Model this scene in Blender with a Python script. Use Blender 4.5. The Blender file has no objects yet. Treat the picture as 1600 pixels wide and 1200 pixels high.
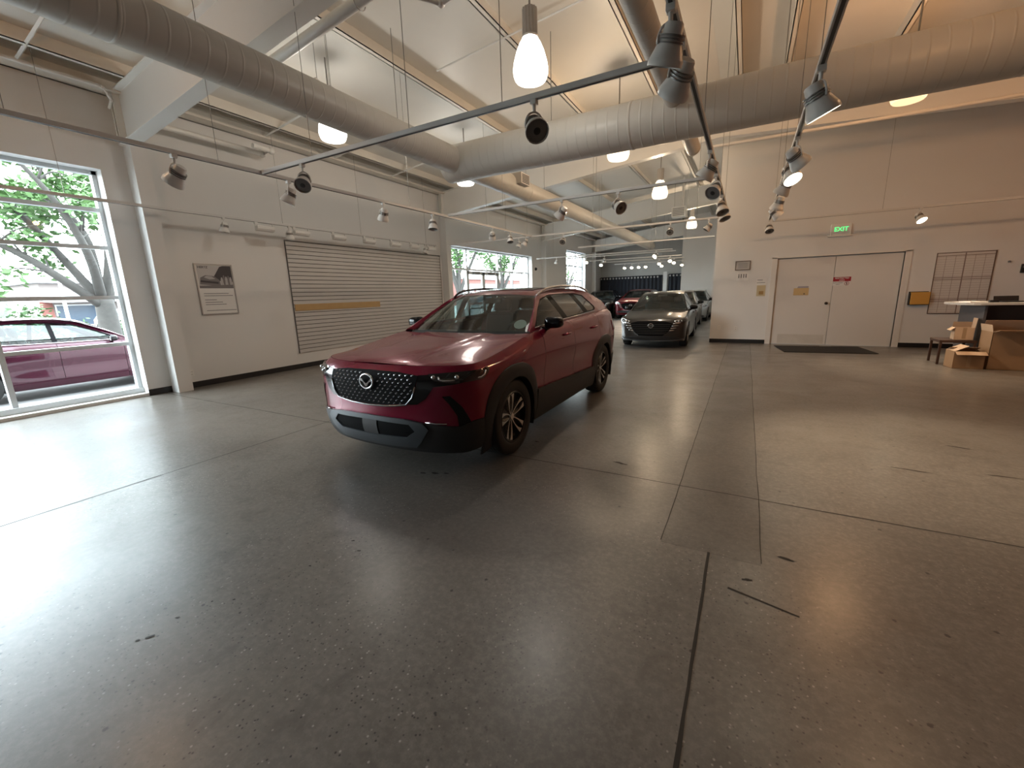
import bpy, bmesh, math, random
from mathutils import Vector, Matrix
from mathutils.geometry import delaunay_2d_cdt
SC = bpy.context.scene
COL = SC.collection
PI = math.pi
rnd = random.Random(7)

# ------------------------------------------------------------------ helpers
def frame_from(d):
    d = Vector(d).normalized()
    a = Vector((0, 0, 1)) if abs(d.z) < 0.9 else Vector((1, 0, 0))
    u = d.cross(a).normalized()
    return u, d.cross(u).normalized()

class MB:
    """collects shapes and links them as ONE mesh object"""
    def __init__(s):
        s.v = []; s.f = []; s.m = []; s.cur = 0
    def add(s, verts, faces):
        o = len(s.v)
        s.v += [tuple(p) for p in verts]
        s.f += [tuple(i + o for i in f) for f in faces]
        s.m += [s.cur] * len(faces)
        return s
    def box(s, lo, hi, M=None):
        x0, y0, z0 = lo; x1, y1, z1 = hi
        V = [Vector(p) for p in ((x0,y0,z0),(x1,y0,z0),(x1,y1,z0),(x0,y1,z0),(x0,y0,z1),(x1,y0,z1),(x1,y1,z1),(x0,y1,z1))]
        if M: V = [M @ p for p in V]
        return s.add(V, [(0,3,2,1),(4,5,6,7),(0,1,5,4),(1,2,6,5),(2,3,7,6),(3,0,4,7)])
    def cbox(s, c, d, M=None):
        return s.box([c[i]-d[i]/2 for i in range(3)], [c[i]+d[i]/2 for i in range(3)], M)
    def rbox(s, lo, hi, r, M=None):
        """box with chamfered vertical and horizontal edges"""
        bm = bmesh.new(); bmesh.ops.create_cube(bm, size=1)
        for v in bm.verts:
            v.co = Vector([lo[i] + (v.co[i]+.5)*(hi[i]-lo[i]) for i in range(3)])
        bmesh.ops.bevel(bm, geom=bm.edges[:], offset=r, segments=2, profile=.5, affect='EDGES')
        bm.verts.index_update()
        V = [(M @ v.co) if M else v.co.copy() for v in bm.verts]
        F = [[v.index for v in f.verts] for f in bm.faces]
        bm.free()
        return s.add(V, F)
    def cyl(s, p0, p1, r0, r1=None, n=16, caps=True):
        r1 = r0 if r1 is None else r1
        p0 = Vector(p0); p1 = Vector(p1)
        u, w = frame_from(p1 - p0)
        V = []
        for p, r in ((p0, r0), (p1, r1)):
            for i in range(n):
                a = 2*PI*i/n
                V.append(p + u*math.cos(a)*r + w*math.sin(a)*r)
        F = [(i, (i+1) % n, n+(i+1) % n, n+i) for i in range(n)]
        if caps: F += [tuple(range(n))[::-1], tuple(range(n, 2*n))]
        return s.add(V, F)
    def tube(s, pts, r, n=8, closed=False):
        pts = [Vector(p) for p in pts]
        N = len(pts); V = []; ref = None
        for i, p in enumerate(pts):
            a = pts[(i-1) % N] if (closed or i > 0) else p
            b = pts[(i+1) % N] if (closed or i < N-1) else p
            d = (b - a).normalized()
            if ref is None: u, w = frame_from(d)
            else:
                u = (ref - d*ref.dot(d)).normalized(); w = d.cross(u)
            ref = u
            rr = r[i] if isinstance(r, (list, tuple)) else r
            for k in range(n):
                t = 2*PI*k/n
                V.append(p + u*math.cos(t)*rr + w*math.sin(t)*rr)
        F = []
        for i in range(N if closed else N-1):
            j = (i+1) % N
            for k in range(n):
                F.append((i*n+k, i*n+(k+1) % n, j*n+(k+1) % n, j*n+k))
        if not closed: F += [tuple(range(n))[::-1], tuple(range((N-1)*n, N*n))]
        return s.add(V, F)
    def lathe(s, prof, n=24, M=None, close=False):
        """prof: (r, h) pairs turned about local z"""
        V = []; F = []
        for r, h in prof:
            for k in range(n):
                a = 2*PI*k/n
                p = Vector((r*math.cos(a), r*math.sin(a), h))
                V.append(M @ p if M else p)
        m = len(prof)
        for i in range(m if close else m-1):
            j = (i+1) % m
            for k in range(n):
                F.append((i*n+k, i*n+(k+1) % n, j*n+(k+1) % n, j*n+k))
        return s.add(V, F)
    def prism(s, poly, z0, z1, M=None):
        n = len(poly)
        V = [Vector((p[0], p[1], z)) for z in (z0, z1) for p in poly]
        if M: V = [M @ p for p in V]
        F = [tuple(range(n))[::-1], tuple(range(n, 2*n))] + [(i, (i+1) % n, n+(i+1) % n, n+i) for i in range(n)]
        return s.add(V, F)
    def grid(s, P, closed_u=False):
        """P[i][j] points"""
        n = len(P); m = len(P[0])
        V = [p for row in P for p in row]
        F = []
        for i in range(n-1):
            for j in range(m-1):
                F.append((i*m+j, i*m+j+1, (i+1)*m+j+1, (i+1)*m+j))
        return s.add(V, F)
    def ball(s, c, r, n=12, m=8):
        rx, ry, rz = (r, r, r) if not isinstance(r, (tuple, list)) else r
        V = []; F = []
        for i in range(m+1):
            t = PI*i/m
            for k in range(n):
                a = 2*PI*k/n
                V.append((c[0]+rx*math.sin(t)*math.cos(a), c[1]+ry*math.sin(t)*math.sin(a), c[2]+rz*math.cos(t)))
        for i in range(m):
            for k in range(n):
                F.append((i*n+k, (i+1)*n+k, (i+1)*n+(k+1) % n, i*n+(k+1) % n))
        return s.add(V, F)
    def build(s, name, mat, parent=None, smooth=False, weld=True, recalc=True, loc=None, angle=None):
        me = bpy.data.meshes.new(name)
        me.from_pydata([tuple(p) for p in s.v], [], s.f)
        mats = mat if isinstance(mat, (list, tuple)) else [mat]
        for m in mats: me.materials.append(m)
        for p, mi in zip(me.polygons, s.m): p.material_index = mi
        if weld or recalc:
            bm = bmesh.new(); bm.from_mesh(me)
            if weld: bmesh.ops.remove_doubles(bm, verts=bm.verts[:], dist=2e-5)
            bmesh.ops.dissolve_degenerate(bm, dist=1e-6, edges=bm.edges[:])
            if recalc: bmesh.ops.recalc_face_normals(bm, faces=bm.faces[:])
            bm.to_mesh(me); bm.free()
        if smooth:
            for p in me.polygons: p.use_smooth = True
            if angle is not None:
                try: me.set_sharp_from_angle(angle=math.radians(angle))
                except Exception: pass
        o = bpy.data.objects.new(name, me); COL.objects.link(o)
        if parent: o.parent = parent
        if loc: o.location = loc
        return o

def tag(o, label=None, cat=None, group=None, kind=None):
    if label: o['label'] = label
    if cat: o['category'] = cat
    if group: o['group'] = group
    if kind: o['kind'] = kind
    return o
def thing(name, label, cat, loc=(0,0,0), rz=0, group=None):
    o = bpy.data.objects.new(name, None); COL.objects.link(o)
    o.location = loc; o.rotation_euler = (0, 0, rz); o.empty_display_size = .1
    return tag(o, label, cat, group)
def copy_tree(o, parent=None):
    c = o.copy(); COL.objects.link(c)
    if parent: c.parent = parent
    for ch in list(o.children): copy_tree(ch, c)
    return c
def struct(name, mb, mat, **k):
    return tag(mb.build(name, mat, **k), kind='structure')
ORD = ['first','second','third','fourth','fifth','sixth','seventh','eighth','ninth','tenth','eleventh','twelfth']

# ------------------------------------------------------------------ materials
def mat_new(name):
    m = bpy.data.materials.new(name); m.use_nodes = True
    nt = m.node_tree; b = nt.nodes['Principled BSDF']
    return m, nt, b
def simple(name, col, rough=.5, metal=0, spec=.5, coat=0, emit=None, es=0, noise=0, nscale=8, bump=0, bscale=40):
    m, nt, b = mat_new(name)
    b.inputs['Base Color'].default_value = (*col, 1)
    b.inputs['Roughness'].default_value = rough
    b.inputs['Metallic'].default_value = metal
    b.inputs['Specular IOR Level'].default_value = spec
    b.inputs['Coat Weight'].default_value = coat
    b.inputs['Coat Roughness'].default_value = .03
    if emit:
        b.inputs['Emission Color'].default_value = (*emit, 1); b.inputs['Emission Strength'].default_value = es
    tc = None
    if noise or bump:
        tc = nt.nodes.new('ShaderNodeTexCoord')
    if noise:
        n = nt.nodes.new('ShaderNodeTexNoise'); n.inputs['Scale'].default_value = nscale; n.inputs['Detail'].default_value = 5
        nt.links.new(tc.outputs['Object'], n.inputs['Vector'])
        r = nt.nodes.new('ShaderNodeMix'); r.data_type = 'RGBA'
        r.inputs[6].default_value = (*[c*(1-noise) for c in col], 1)
        r.inputs[7].default_value = (*[min(1, c*(1+noise)) for c in col], 1)
        nt.links.new(n.outputs['Fac'], r.inputs[0]); nt.links.new(r.outputs[2], b.inputs['Base Color'])
    if bump:
        n = nt.nodes.new('ShaderNodeTexNoise'); n.inputs['Scale'].default_value = bscale; n.inputs['Detail'].default_value = 3
        nt.links.new(tc.outputs['Object'], n.inputs['Vector'])
        bp = nt.nodes.new('ShaderNodeBump'); bp.inputs['Strength'].default_value = bump; bp.inputs['Distance'].default_value = .01
        nt.links.new(n.outputs['Fac'], bp.inputs['Height']); nt.links.new(bp.outputs['Normal'], b.inputs['Normal'])
    return m
def glass_mat(name, tint=(.9,.95,.93), refl=1.0, rough=0.0):
    """thin pane: see-through with mirror reflection that grows at grazing angles"""
    m = bpy.data.materials.new(name); m.use_nodes = True
    nt = m.node_tree; nt.nodes.clear()
    out = nt.nodes.new('ShaderNodeOutputMaterial')
    tr = nt.nodes.new('ShaderNodeBsdfTransparent'); tr.inputs[0].default_value = (*tint, 1)
    gl = nt.nodes.new('ShaderNodeBsdfGlossy'); gl.inputs['Roughness'].default_value = rough
    fr = nt.nodes.new('ShaderNodeFresnel'); fr.inputs[0].default_value = 1.5
    mu = nt.nodes.new('ShaderNodeMath'); mu.operation = 'MULTIPLY'; mu.inputs[1].default_value = refl; mu.use_clamp = True
    # both faces of a thin pane behave like the outside face
    geo = nt.nodes.new('ShaderNodeNewGeometry')
    sw = nt.nodes.new('ShaderNodeMix'); sw.data_type = 'FLOAT'; sw.inputs[2].default_value = 1.5; sw.inputs[3].default_value = 1/1.5
    nt.links.new(geo.outputs['Backfacing'], sw.inputs[0]); nt.links.new(sw.outputs[0], fr.inputs[0])
    mx = nt.nodes.new('ShaderNodeMixShader')
    nt.links.new(fr.outputs[0], mu.inputs[0]); nt.links.new(mu.outputs[0], mx.inputs[0])
    nt.links.new(tr.outputs[0], mx.inputs[1]); nt.links.new(gl.outputs[0], mx.inputs[2])
    nt.links.new(mx.outputs[0], out.inputs[0])
    return m
def emit_mat(name, col, s):
    m = bpy.data.materials.new(name); m.use_nodes = True
    nt = m.node_tree; nt.nodes.clear()
    out = nt.nodes.new('ShaderNodeOutputMaterial'); e = nt.nodes.new('ShaderNodeEmission')
    e.inputs[0].default_value = (*col, 1); e.inputs[1].default_value = s
    nt.links.new(e.outputs[0], out.inputs[0]); return m

def glow_glass(name, col, s, tr=.45):
    """prismatic lamp glass: glows itself and lets part of the bulb's light through"""
    m = emit_mat(name, col, s); nt = m.node_tree; out = nt.nodes['Material Output']; e = nt.nodes['Emission']
    t = nt.nodes.new('ShaderNodeBsdfTransparent'); t.inputs[0].default_value = (*[.5+.5*c for c in col], 1)
    x = nt.nodes.new('ShaderNodeMixShader'); x.inputs[0].default_value = tr
    nt.links.new(e.outputs[0], x.inputs[1]); nt.links.new(t.outputs[0], x.inputs[2]); nt.links.new(x.outputs[0], out.inputs[0]); return m
class NG:
    """tiny node-graph writer for the concrete"""
    def __init__(s, nt): s.nt = nt
    def n(s, t, **k):
        x = s.nt.nodes.new(t)
        for a, v in k.items(): setattr(x, a, v)
        return x
    def m(s, op, a, b=None, c=None, clamp=False):
        x = s.n('ShaderNodeMath', operation=op); x.use_clamp = clamp
        for i, q in enumerate((a, b, c)):
            if q is None: continue
            if isinstance(q, (int, float)): x.inputs[i].default_value = q
            else: s.nt.links.new(q, x.inputs[i])
        return x.outputs[0]
    def ramp(s, v, lo, hi, a=0., b=1.):
        x = s.n('ShaderNodeMapRange'); x.interpolation_type = 'SMOOTHSTEP'
        s.nt.links.new(v, x.inputs[0])
        for i, q in enumerate((lo, hi, a, b)): x.inputs[i+1].default_value = q
        return x.outputs[0]
    def mix(s, f, a, b):
        x = s.n('ShaderNodeMix', data_type='RGBA')
        for i, q in ((0, f), (6, a), (7, b)):
            if isinstance(q, (int, float)): x.inputs[i].default_value = q
            elif isinstance(q, tuple): x.inputs[i].default_value = (*q, 1)
            else: s.nt.links.new(q, x.inputs[i])
        return x.outputs[2]
    def noise(s, vec, sc, det=4, rough=.55, dist=0.):
        x = s.n('ShaderNodeTexNoise'); x.inputs['Scale'].default_value = sc; x.inputs['Detail'].default_value = det
        x.inputs['Roughness'].default_value = rough; x.inputs['Distortion'].default_value = dist
        s.nt.links.new(vec, x.inputs['Vector']); return x.outputs['Fac']
    def voro(s, vec, sc):
        x = s.n('ShaderNodeTexVoronoi'); x.inputs['Scale'].default_value = sc
        s.nt.links.new(vec, x.inputs['Vector']); return x

def concrete(name='polished_concrete', dark=1.0, dark_discs=True, chipk=1.0):
    m, nt, b = mat_new(name); g = NG(nt)
    tc = g.n('ShaderNodeTexCoord'); P = tc.outputs['Object']
    sp = g.n('ShaderNodeSeparateXYZ'); nt.links.new(P, sp.inputs[0]); X, Y = sp.outputs[0], sp.outputs[1]
    sc_ = lambda c: tuple(q*dark for q in c)
    mid = g.noise(P, 1.7, 3, .5, .3); fine = g.noise(P, 30, 5, .72)
    col = g.mix(g.ramp(g.noise(P, .55, 3, .5, .4), .32, .68), sc_(FLOOR_A), sc_(FLOOR_B))
    col = g.mix(g.ramp(mid, .35, .75, 0, .5), col, sc_(FLOOR_C))
    col = g.mix(g.ramp(fine, .40, .66, 0, .5), col, sc_(FLOOR_L))
    col = g.mix(g.ramp(g.noise(P, 6.5, 4, .6, .5), .48, .72, 0, .45), col, sc_(FLOOR_D))
    if dark_discs:
        # soft-edged darker disc under the show car and another by the counter
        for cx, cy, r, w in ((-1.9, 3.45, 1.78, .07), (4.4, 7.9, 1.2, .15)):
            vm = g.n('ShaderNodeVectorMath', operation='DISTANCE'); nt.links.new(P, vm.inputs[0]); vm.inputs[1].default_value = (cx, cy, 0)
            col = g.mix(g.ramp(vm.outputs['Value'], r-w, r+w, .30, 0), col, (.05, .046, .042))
    # exposed aggregate near the camera: pale and dark chips, pits, and a few larger dark spots
    area = g.m('MULTIPLY', g.ramp(g.noise(P, .8, 2), .36, .56), g.ramp(Y, 1.2, 4.5, chipk, .15*chipk))
    for scale, lo, hi, t0, t1, ch, c, k in ((44, .10, .26, .72, .80, 0, (.46, .43, .39), .7), (47, .10, .27, .50, .60, 1, (.016, .014, .013), .85), (26, .10, .2, .88, .92, 0, (.016, .015, .014), .9)):
        v = g.voro(P, scale); s3 = g.n('ShaderNodeSeparateColor'); nt.links.new(v.outputs['Color'], s3.inputs[0])
        f = g.m('MULTIPLY', g.ramp(v.outputs['Distance'], lo, hi, k, 0), g.ramp(s3.outputs[ch], t0, t1))
        col = g.mix(g.m('MULTIPLY', f, area), col, c)
    v = g.voro(P, 7.5); s3 = g.n('ShaderNodeSeparateColor'); nt.links.new(v.outputs['Color'], s3.inputs[0])
    nv = g.m('ADD', v.outputs['Distance'], g.m('MULTIPLY', fine, .16))
    col = g.mix(g.m('MULTIPLY', g.ramp(nv, .13, .17, .9, 0), g.ramp(s3.outputs[2], .90, .93)), col, (.018, .017, .017))
    nt.links.new(col, b.inputs['Base Color'])
    nt.links.new(g.ramp(mid, .3, .7, FLOOR_R0, FLOOR_R1), b.inputs['Roughness'])
    b.inputs['Specular IOR Level'].default_value = FLOOR_SPEC
    b.inputs['Coat Weight'].default_value = .42; b.inputs['Coat Roughness'].default_value = .245; b.inputs['Coat IOR'].default_value = 1.5
    bp = g.n('ShaderNodeBump'); bp.inputs['Strength'].default_value = .16; bp.inputs['Distance'].default_value = .003
    nt.links.new(fine, bp.inputs['Height']); nt.links.new(bp.outputs[0], b.inputs['Normal']); nt.links.new(bp.outputs[0], b.inputs['Coat Normal'])
    return m
FLOOR_A = (.105, .094, .082); FLOOR_B = (.160, .145, .127); FLOOR_C = (.122, .106, .089); FLOOR_L = (.235, .213, .186); FLOOR_D = (.075, .064, .054)
FLOOR_R0, FLOOR_R1, FLOOR_SPEC = .34, .42, .6
M = {}
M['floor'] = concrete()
M['floorpatch'] = concrete('newer_concrete_pour', .68, False, .8)
M['joint'] = simple('dark_joint_filler', (.022, .017, .013), .7)
M['wall'] = simple('white_wall_paint', (.735, .73, .715), .6, spec=.3, noise=.025, nscale=1.2)
M['wallgrey'] = simple('grey_back_wall_paint', (.50, .50, .485), .6, noise=.08, nscale=1.5)
M['deck'] = simple('white_vinyl_roof_insulation', (.70, .68, .635), .45, noise=.04, nscale=2, bump=.35, bscale=1.3)
M['steel'] = simple('cream_painted_steel', (.72, .68, .61), .5, noise=.03, nscale=3)
M['beam'] = simple('white_painted_steel_beam', (.80, .795, .765), .45, noise=.02, nscale=2)
M['duct'] = simple('beige_painted_spiral_duct', (.62, .585, .53), .42, noise=.02, nscale=2)
M['pipe'] = simple('white_painted_pipe', (.74, .72, .68), .4)
M['base'] = simple('black_vinyl_baseboard', (.012, .012, .013), .4)
M['alu'] = simple('silver_anodised_window_frame', (.62, .66, .68), .4, metal=.15)
M['white'] = simple('white_enamel', (.78, .77, .74), .35)
M['track'] = simple('white_track_enamel', (.66, .65, .63), .4)
M['slot'] = simple('dark_track_slot', (.03, .03, .03), .5)
M['wire'] = simple('steel_suspension_wire', (.30, .29, .27), .4, metal=.5)
M['black'] = simple('black_plastic', (.012, .012, .013), .45)
M['grey'] = simple('mid_grey_plastic', (.18, .18, .18), .5)
M['chrome'] = simple('chrome', (.75, .76, .78), .08, metal=1)
M['glass'] = glass_mat('window_pane_glass', (.95, .985, .97), .9)
M['hous'] = simple('white_spotlight_housing', (.70, .685, .66), .35)
M['hous2'] = simple('grey_lamp_reflector', (.20, .19, .18), .3, metal=.3)
M['lens_off'] = simple('unlit_grey_lamp_lens', (.16, .155, .15), .25)
M['lens_on'] = emit_mat('lit_halogen_lens', (1.0, .86, .62), 14)
M['paper'] = simple('white_paper', (.78, .77, .75), .7)
M['ink'] = simple('dark_print', (.05, .05, .055), .6)
M['inkg'] = simple('grey_print', (.24, .24, .25), .6)
M['kraft'] = simple('brown_cardboard', (.33, .205, .115), .75, noise=.1, nscale=6)
M['kraft2'] = simple('pale_cardboard_inside', (.52, .37, .25), .75, noise=.06, nscale=6)
M['manila'] = simple('manila_envelope_paper', (.62, .44, .21), .65, noise=.04)
CAMROT = (-0.50842328, -0.21153361, 0.03011653)
SKY = 8.8
EXPO = 1.08
PEND_W, PEND_O, PEND_F = 3.2, 1.25, 2.0
BULB_W, BULB_O, BULB_F = 25, 62, 80
SPOT_W = 110
# ------------------------------------------------------------------ room shell
XL = -8.74            # inner face of the window wall
YD = 13.12            # face of the wall with the double doors
YB = 28.5             # back wall behind the curtain
def ztop(x): return 4.63 + .11*(min(x, -.8)+8.74) - (.06*(x+.8) if x > -.8 else 0)
def zbot(x): return 3.92 + .105*(min(x, -.8)+8.74) - (.055*(x+.8) if x > -.8 else 0)
def zdeck(x): return ztop(x) + .2

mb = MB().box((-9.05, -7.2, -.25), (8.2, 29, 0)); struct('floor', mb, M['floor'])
# repair strip of newer concrete and the filled saw cuts
mb = MB().box((-.345, 2.42, -.05), (.185, 13.1, .0006)); struct('floor_patch', mb, M['floorpatch'])
def joint(k, a, b, w):
    rg = random.Random(k); a = Vector(a); b = Vector(b); d = (b-a).normalized(); nn = Vector((-d.y, d.x, 0)); n = max(2, int((b-a).length/.12)); L = []; o = 0
    for i in range(n+1):
        o = o*.8 + rg.uniform(-.0025, .0025); p = a.lerp(b, i/n) + nn*o; h = w*rg.uniform(.75, 1.2)
        L.append([tuple(p - nn*h), tuple(p + nn*h)])
    struct('floor_joint_%d' % k, MB().grid(L), M['joint'], recalc=False)
for k, (a, b, w) in enumerate((((-.083, -6, .0012), (-.083, 2.43, .0012), .0075), ((-8.7, 3.26, .0011), (7.5, 3.26, .0011), .0055), ((-4.5, -6, .0010), (-4.5, 28, .0010), .006), ((-8.7, 11.2, .0011), (7.5, 11.2, .0011), .008), ((4.4, -6, .0010), (4.4, 13, .0010), .006),
        ((-.345, 2.44, .0012), (-.345, 13.0, .0012), .003), ((.185, 2.44, .0012), (.185, 13.0, .0012), .003), ((.03, 2.15, .0012), (.33, 2.08, .0012), .006))): joint(k+1, a, b, w)
# dark scuffs and tyre marks on the concrete, each an irregular thin smear
for k, (x, y, l, w, a) in enumerate(((-.87,3.5,.075,.018,-.2),(-2.35,2.58,.035,.012,.3),(-2.25,2.62,.045,.02,.2),(-2.16,2.66,.03,.012,.4),(-2.3,.61,.026,.009,.9),(-2.325,.575,.012,.009,.7),(-2.32,.73,.013,.007,.6),(-2.29,.87,.008,.006,0),(-2.2,.93,.009,.006,.4),(-2.07,1.58,.016,.007,.5),(-1.95,1.52,.016,.007,.6),(-2.09,1.29,.01,.006,.2),
        (1.83,5.14,.10,.012,-.3),(1.29,4.34,.13,.010,-.1),(1.86,4.47,.12,.008,0),(.31,2.55,.05,.012,-.2),(-1.79,3.7,.03,.014,0),(.12,2.26,.03,.01,.3))):
    rg = random.Random(k+40); P_ = []
    for i in range(14):
        q = 2*PI*i/14; r = rg.uniform(.6, 1.15); u, v = l*r*math.cos(q), w*r*math.sin(q)
        P_.append((x+u*math.cos(a)-v*math.sin(a), y+u*math.sin(a)+v*math.cos(a), .0016))
    struct('floor_scuff_%d' % (k+1), MB().add(P_, [tuple(range(14))]), M['joint'], recalc=False)
# window wall: three glazed openings
W1 = (-2.7, 3.05, .05, 3.54); W2 = (11.72, 17.9, .0, 3.17); W3 = (22.2, 25.3, .1, 3.78)
mb = MB(); y = -7.2
for a, b, z0, z1 in (W1, W2, W3):
    mb.box((-9.1, y, -.2), (XL, a, 4.95)); mb.box((-9.1, a, z1), (XL, b, 4.95))
    if z0 > 0: mb.box((-9.1, a, -.2), (XL, b, z0))
    y = b
mb.box((-9.1, y, -.2), (XL, 29, 4.95)); struct('wall_left', mb, M['wall'])
# wall with the double doors (opening .62..3.14 x 2.2)
DX0, DX1, DZ = .64, 3.13, 2.2
mb = MB().box((-.83, YD, 0), (DX0, YD+.22, 5.7)).box((DX1, YD, 0), (8.2, YD+.22, 5.5)).box((DX0, YD, DZ), (DX1, YD+.22, 5.6))
mb.box((DX0, YD+.16, 0), (DX1, YD+.22, DZ)); mb.box((-.83, YD+.22, 0), (-.6, 29, 5.7))
struct('wall_back', mb, M['wall'])
mb = MB().box((XL, YB, 0), (-3.2, YB+.2, 5.6)); struct('wall_end', mb, M['wallgrey'])
mb = MB().box((-3.36, 26.3, 0), (-.83, 28.5, 5.7)); struct('wall_side', mb, M['wall'])
mb = MB().box((7.6, -7.2, 0), (7.8, YD, 5.6)); struct('wall_right', mb, simple('warm_red_accent_wall', (.42, .20, .16), .6, noise=.03))
mb = MB().box((-9.1, -7.4, 0), (8.2, -7.2, 5.7)); struct('wall_front', mb, M['wall'])
mb = MB()
for x0, x1 in ((-9.1, -.8), (-.8, 8.2)):
    mb.add([(x0,-7.4,zdeck(x0)),(x1,-7.4,zdeck(x1)),(x1,29.2,zdeck(x1)),(x0,29.2,zdeck(x0)),
            (x0,-7.4,zdeck(x0)+.12),(x1,-7.4,zdeck(x1)+.12),(x1,29.2,zdeck(x1)+.12),(x0,29.2,zdeck(x0)+.12)],
           [(0,1,2,3),(4,7,6,5),(0,4,5,1),(1,5,6,2),(2,6,7,3),(3,7,4,0)])
struct('ceiling', mb, M['deck'])
# rigid frames: tapered I-beams with their wall columns
for k, y in enumerate((-4.3, 3.4, 11.25, 18.95, 26.6)):
    xs = [-8.62, -7.9, -6, -4, -2, -.8, 1, 3, 5, 7.5] if y < YD else [-8.62, -7.9, -6, -4, -2, -.85]
    mb = MB(); t = .012; fw = .105
    top = [(x, ztop(x)) for x in xs]; bot = [(x, zbot(x)) for x in xs]
    n = len(xs)
    V = [(x, y-t, z) for x, z in top] + [(x, y-t, z) for x, z in bot] + [(x, y+t, z) for x, z in top] + [(x, y+t, z) for x, z in bot]
    F = []
    for i in range(n-1):
        F += [(i, i+1, n+i+1, n+i), (2*n+i, 3*n+i, 3*n+i+1, 2*n+i+1)]
    mb.add(V, F)
    for L, s in ((top, -1), (bot, 1)):
        for (x0, z0), (x1, z1) in zip(L, L[1:]):
            mb.add([(x0,y-fw,z0),(x1,y-fw,z1),(x1,y+fw,z1),(x0,y+fw,z0),(x0,y-fw,z0+.016*s),(x1,y-fw,z1+.016*s),(x1,y+fw,z1+.016*s),(x0,y+fw,z0+.016*s)],
                   [(0,1,2,3),(4,7,6,5),(0,4,5,1),(1,5,6,2),(2,6,7,3),(3,7,4,0)])
    mb.box((-8.62, y-fw, zbot(-8.6)-.02), (-8.60, y+fw, ztop(-8.6)))          # end plate
    mb.box((-8.56, y-.1, zbot(-8.5)-.0), (-8.54, y+.1, ztop(-8.5)))
    struct('roof_beam_%d' % (k+1), mb, M['beam'])
    if k != 0:
        mb = MB().box((XL-.02, y-.02, 0), (-8.49, y+.2, zbot(-8.6)+.02))
        struct('column_%d' % k, mb, M['wall'])
for k, x in enumerate((-8.1, -6.62, -5.12, -3.42, -1.95, -.45, .32, 1.85, 3.35, 4.85, 6.4)):
    mb = MB(); z0 = ztop(x); z1 = zdeck(x)
    mb.box((x-.008, -7.2, z0), (x+.008, 29 if x < -.9 else YD, z1)).box((x-.008, -7.2, z0), (x+.075, 29 if x < -.9 else YD, z0+.012)).box((x+.065, -7.2, z0), (x+.075, 29 if x < -.9 else YD, z0+.03))
    struct('roof_purlin_%d' % (k+1), mb, M['steel'])
mb = MB().box((-8.74, -7.2, 4.62), (-8.45, 29, 4.66)).box((-8.74, -7.2, 4.62), (-8.70, 29, 4.95)); struct('eave_strut', mb, M['steel'])
for k, y in enumerate((-1.6, .9, 2.35, 5.6, 7.2, 9.0)):
    a = Vector((-8.47, y, 4.66)); b = Vector((-7.1, y, ztop(-7.1)+.02)); u, w = frame_from(b-a)
    struct('roof_brace_%d' % (k+1), MB().tube([a, b], .022, 4), M['beam'])
# baseboards
def baseboard(name, segs):
    mb = MB()
    for a, b in segs: mb.box(a, b)
    struct(name, mb, M['base'])
bh = .105
baseboard('baseboard_left', [((XL, 3.05, 0), (XL+.012, 3.38, bh)), ((XL, 3.6, 0), (XL+.012, 11.2, bh)), ((XL, 11.46, 0), (XL+.012, 11.7, bh)), ((XL, 17.92, 0), (XL+.012, 22.2, bh)), ((XL, 22.2, 0), (XL+.012, 28.5, bh))])
baseboard('baseboard_back', [((-.83, YD-.012, 0), (DX0-.12, YD, bh)), ((DX1+.12, YD-.012, 0), (7.6, YD, bh))])
baseboard('baseboard_end', [((-3.36, 26.288, 0), (-.83, 26.3, bh)), ((XL, YB-.012, 0), (-3.4, YB, bh))])

# ---- windows of the left wall: frame, and one pane per light
GX = -8.99
def window(n, y0, y1, z0, z1, mull, rails, skip=()):
    w = thing('window_%d' % n, None, None); w['kind'] = 'structure'
    fr = MB(); d = .05
    fr.box((GX-d, y0, z0), (GX+d, y0+.055, z1)); fr.box((GX-d, y1-.055, z0), (GX+d, y1, z1))
    fr.box((GX-d, y0, z1-.055), (GX+d, y1, z1)); fr.box((GX-d-.03, y0, z0), (GX+d+.04, y1, z0+.085))
    for a in mull: fr.box((GX-d, a-.03, z0), (GX+d, a+.03, z1))
    for r in rails: fr.box((GX-d*.9, y0, r-.028), (GX+d*.9, y1, r+.028))
    fr.build('window_frame', M['alu'], w)
    ys = [y0] + list(mull) + [y1]; zs = [z0] + list(rails) + [z1]
    for i in range(len(ys)-1):
        for j in range(len(zs)-1):
            if (i, j) in skip: continue
            MB().add([(GX, ys[i]+.02, zs[j]+.02), (GX, ys[i+1]-.02, zs[j]+.02), (GX, ys[i+1]-.02, zs[j+1]-.02), (GX, ys[i]+.02, zs[j+1]-.02)], [(0,1,2,3)]).build('pane', M['glass'], w, recalc=False)
    return w
window(1, *W1, (-1.28, .16, 1.6), (.89, 1.64, 2.41, 2.97))
window(2, W2[0], W2[1], 0, W2[3], (12.94, 15.2, 16.4, 17.3), (2.43,), skip=((1, 0),))
window(3, *W3, (24.2,), (1.2, 2.2, 3.0))
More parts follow.
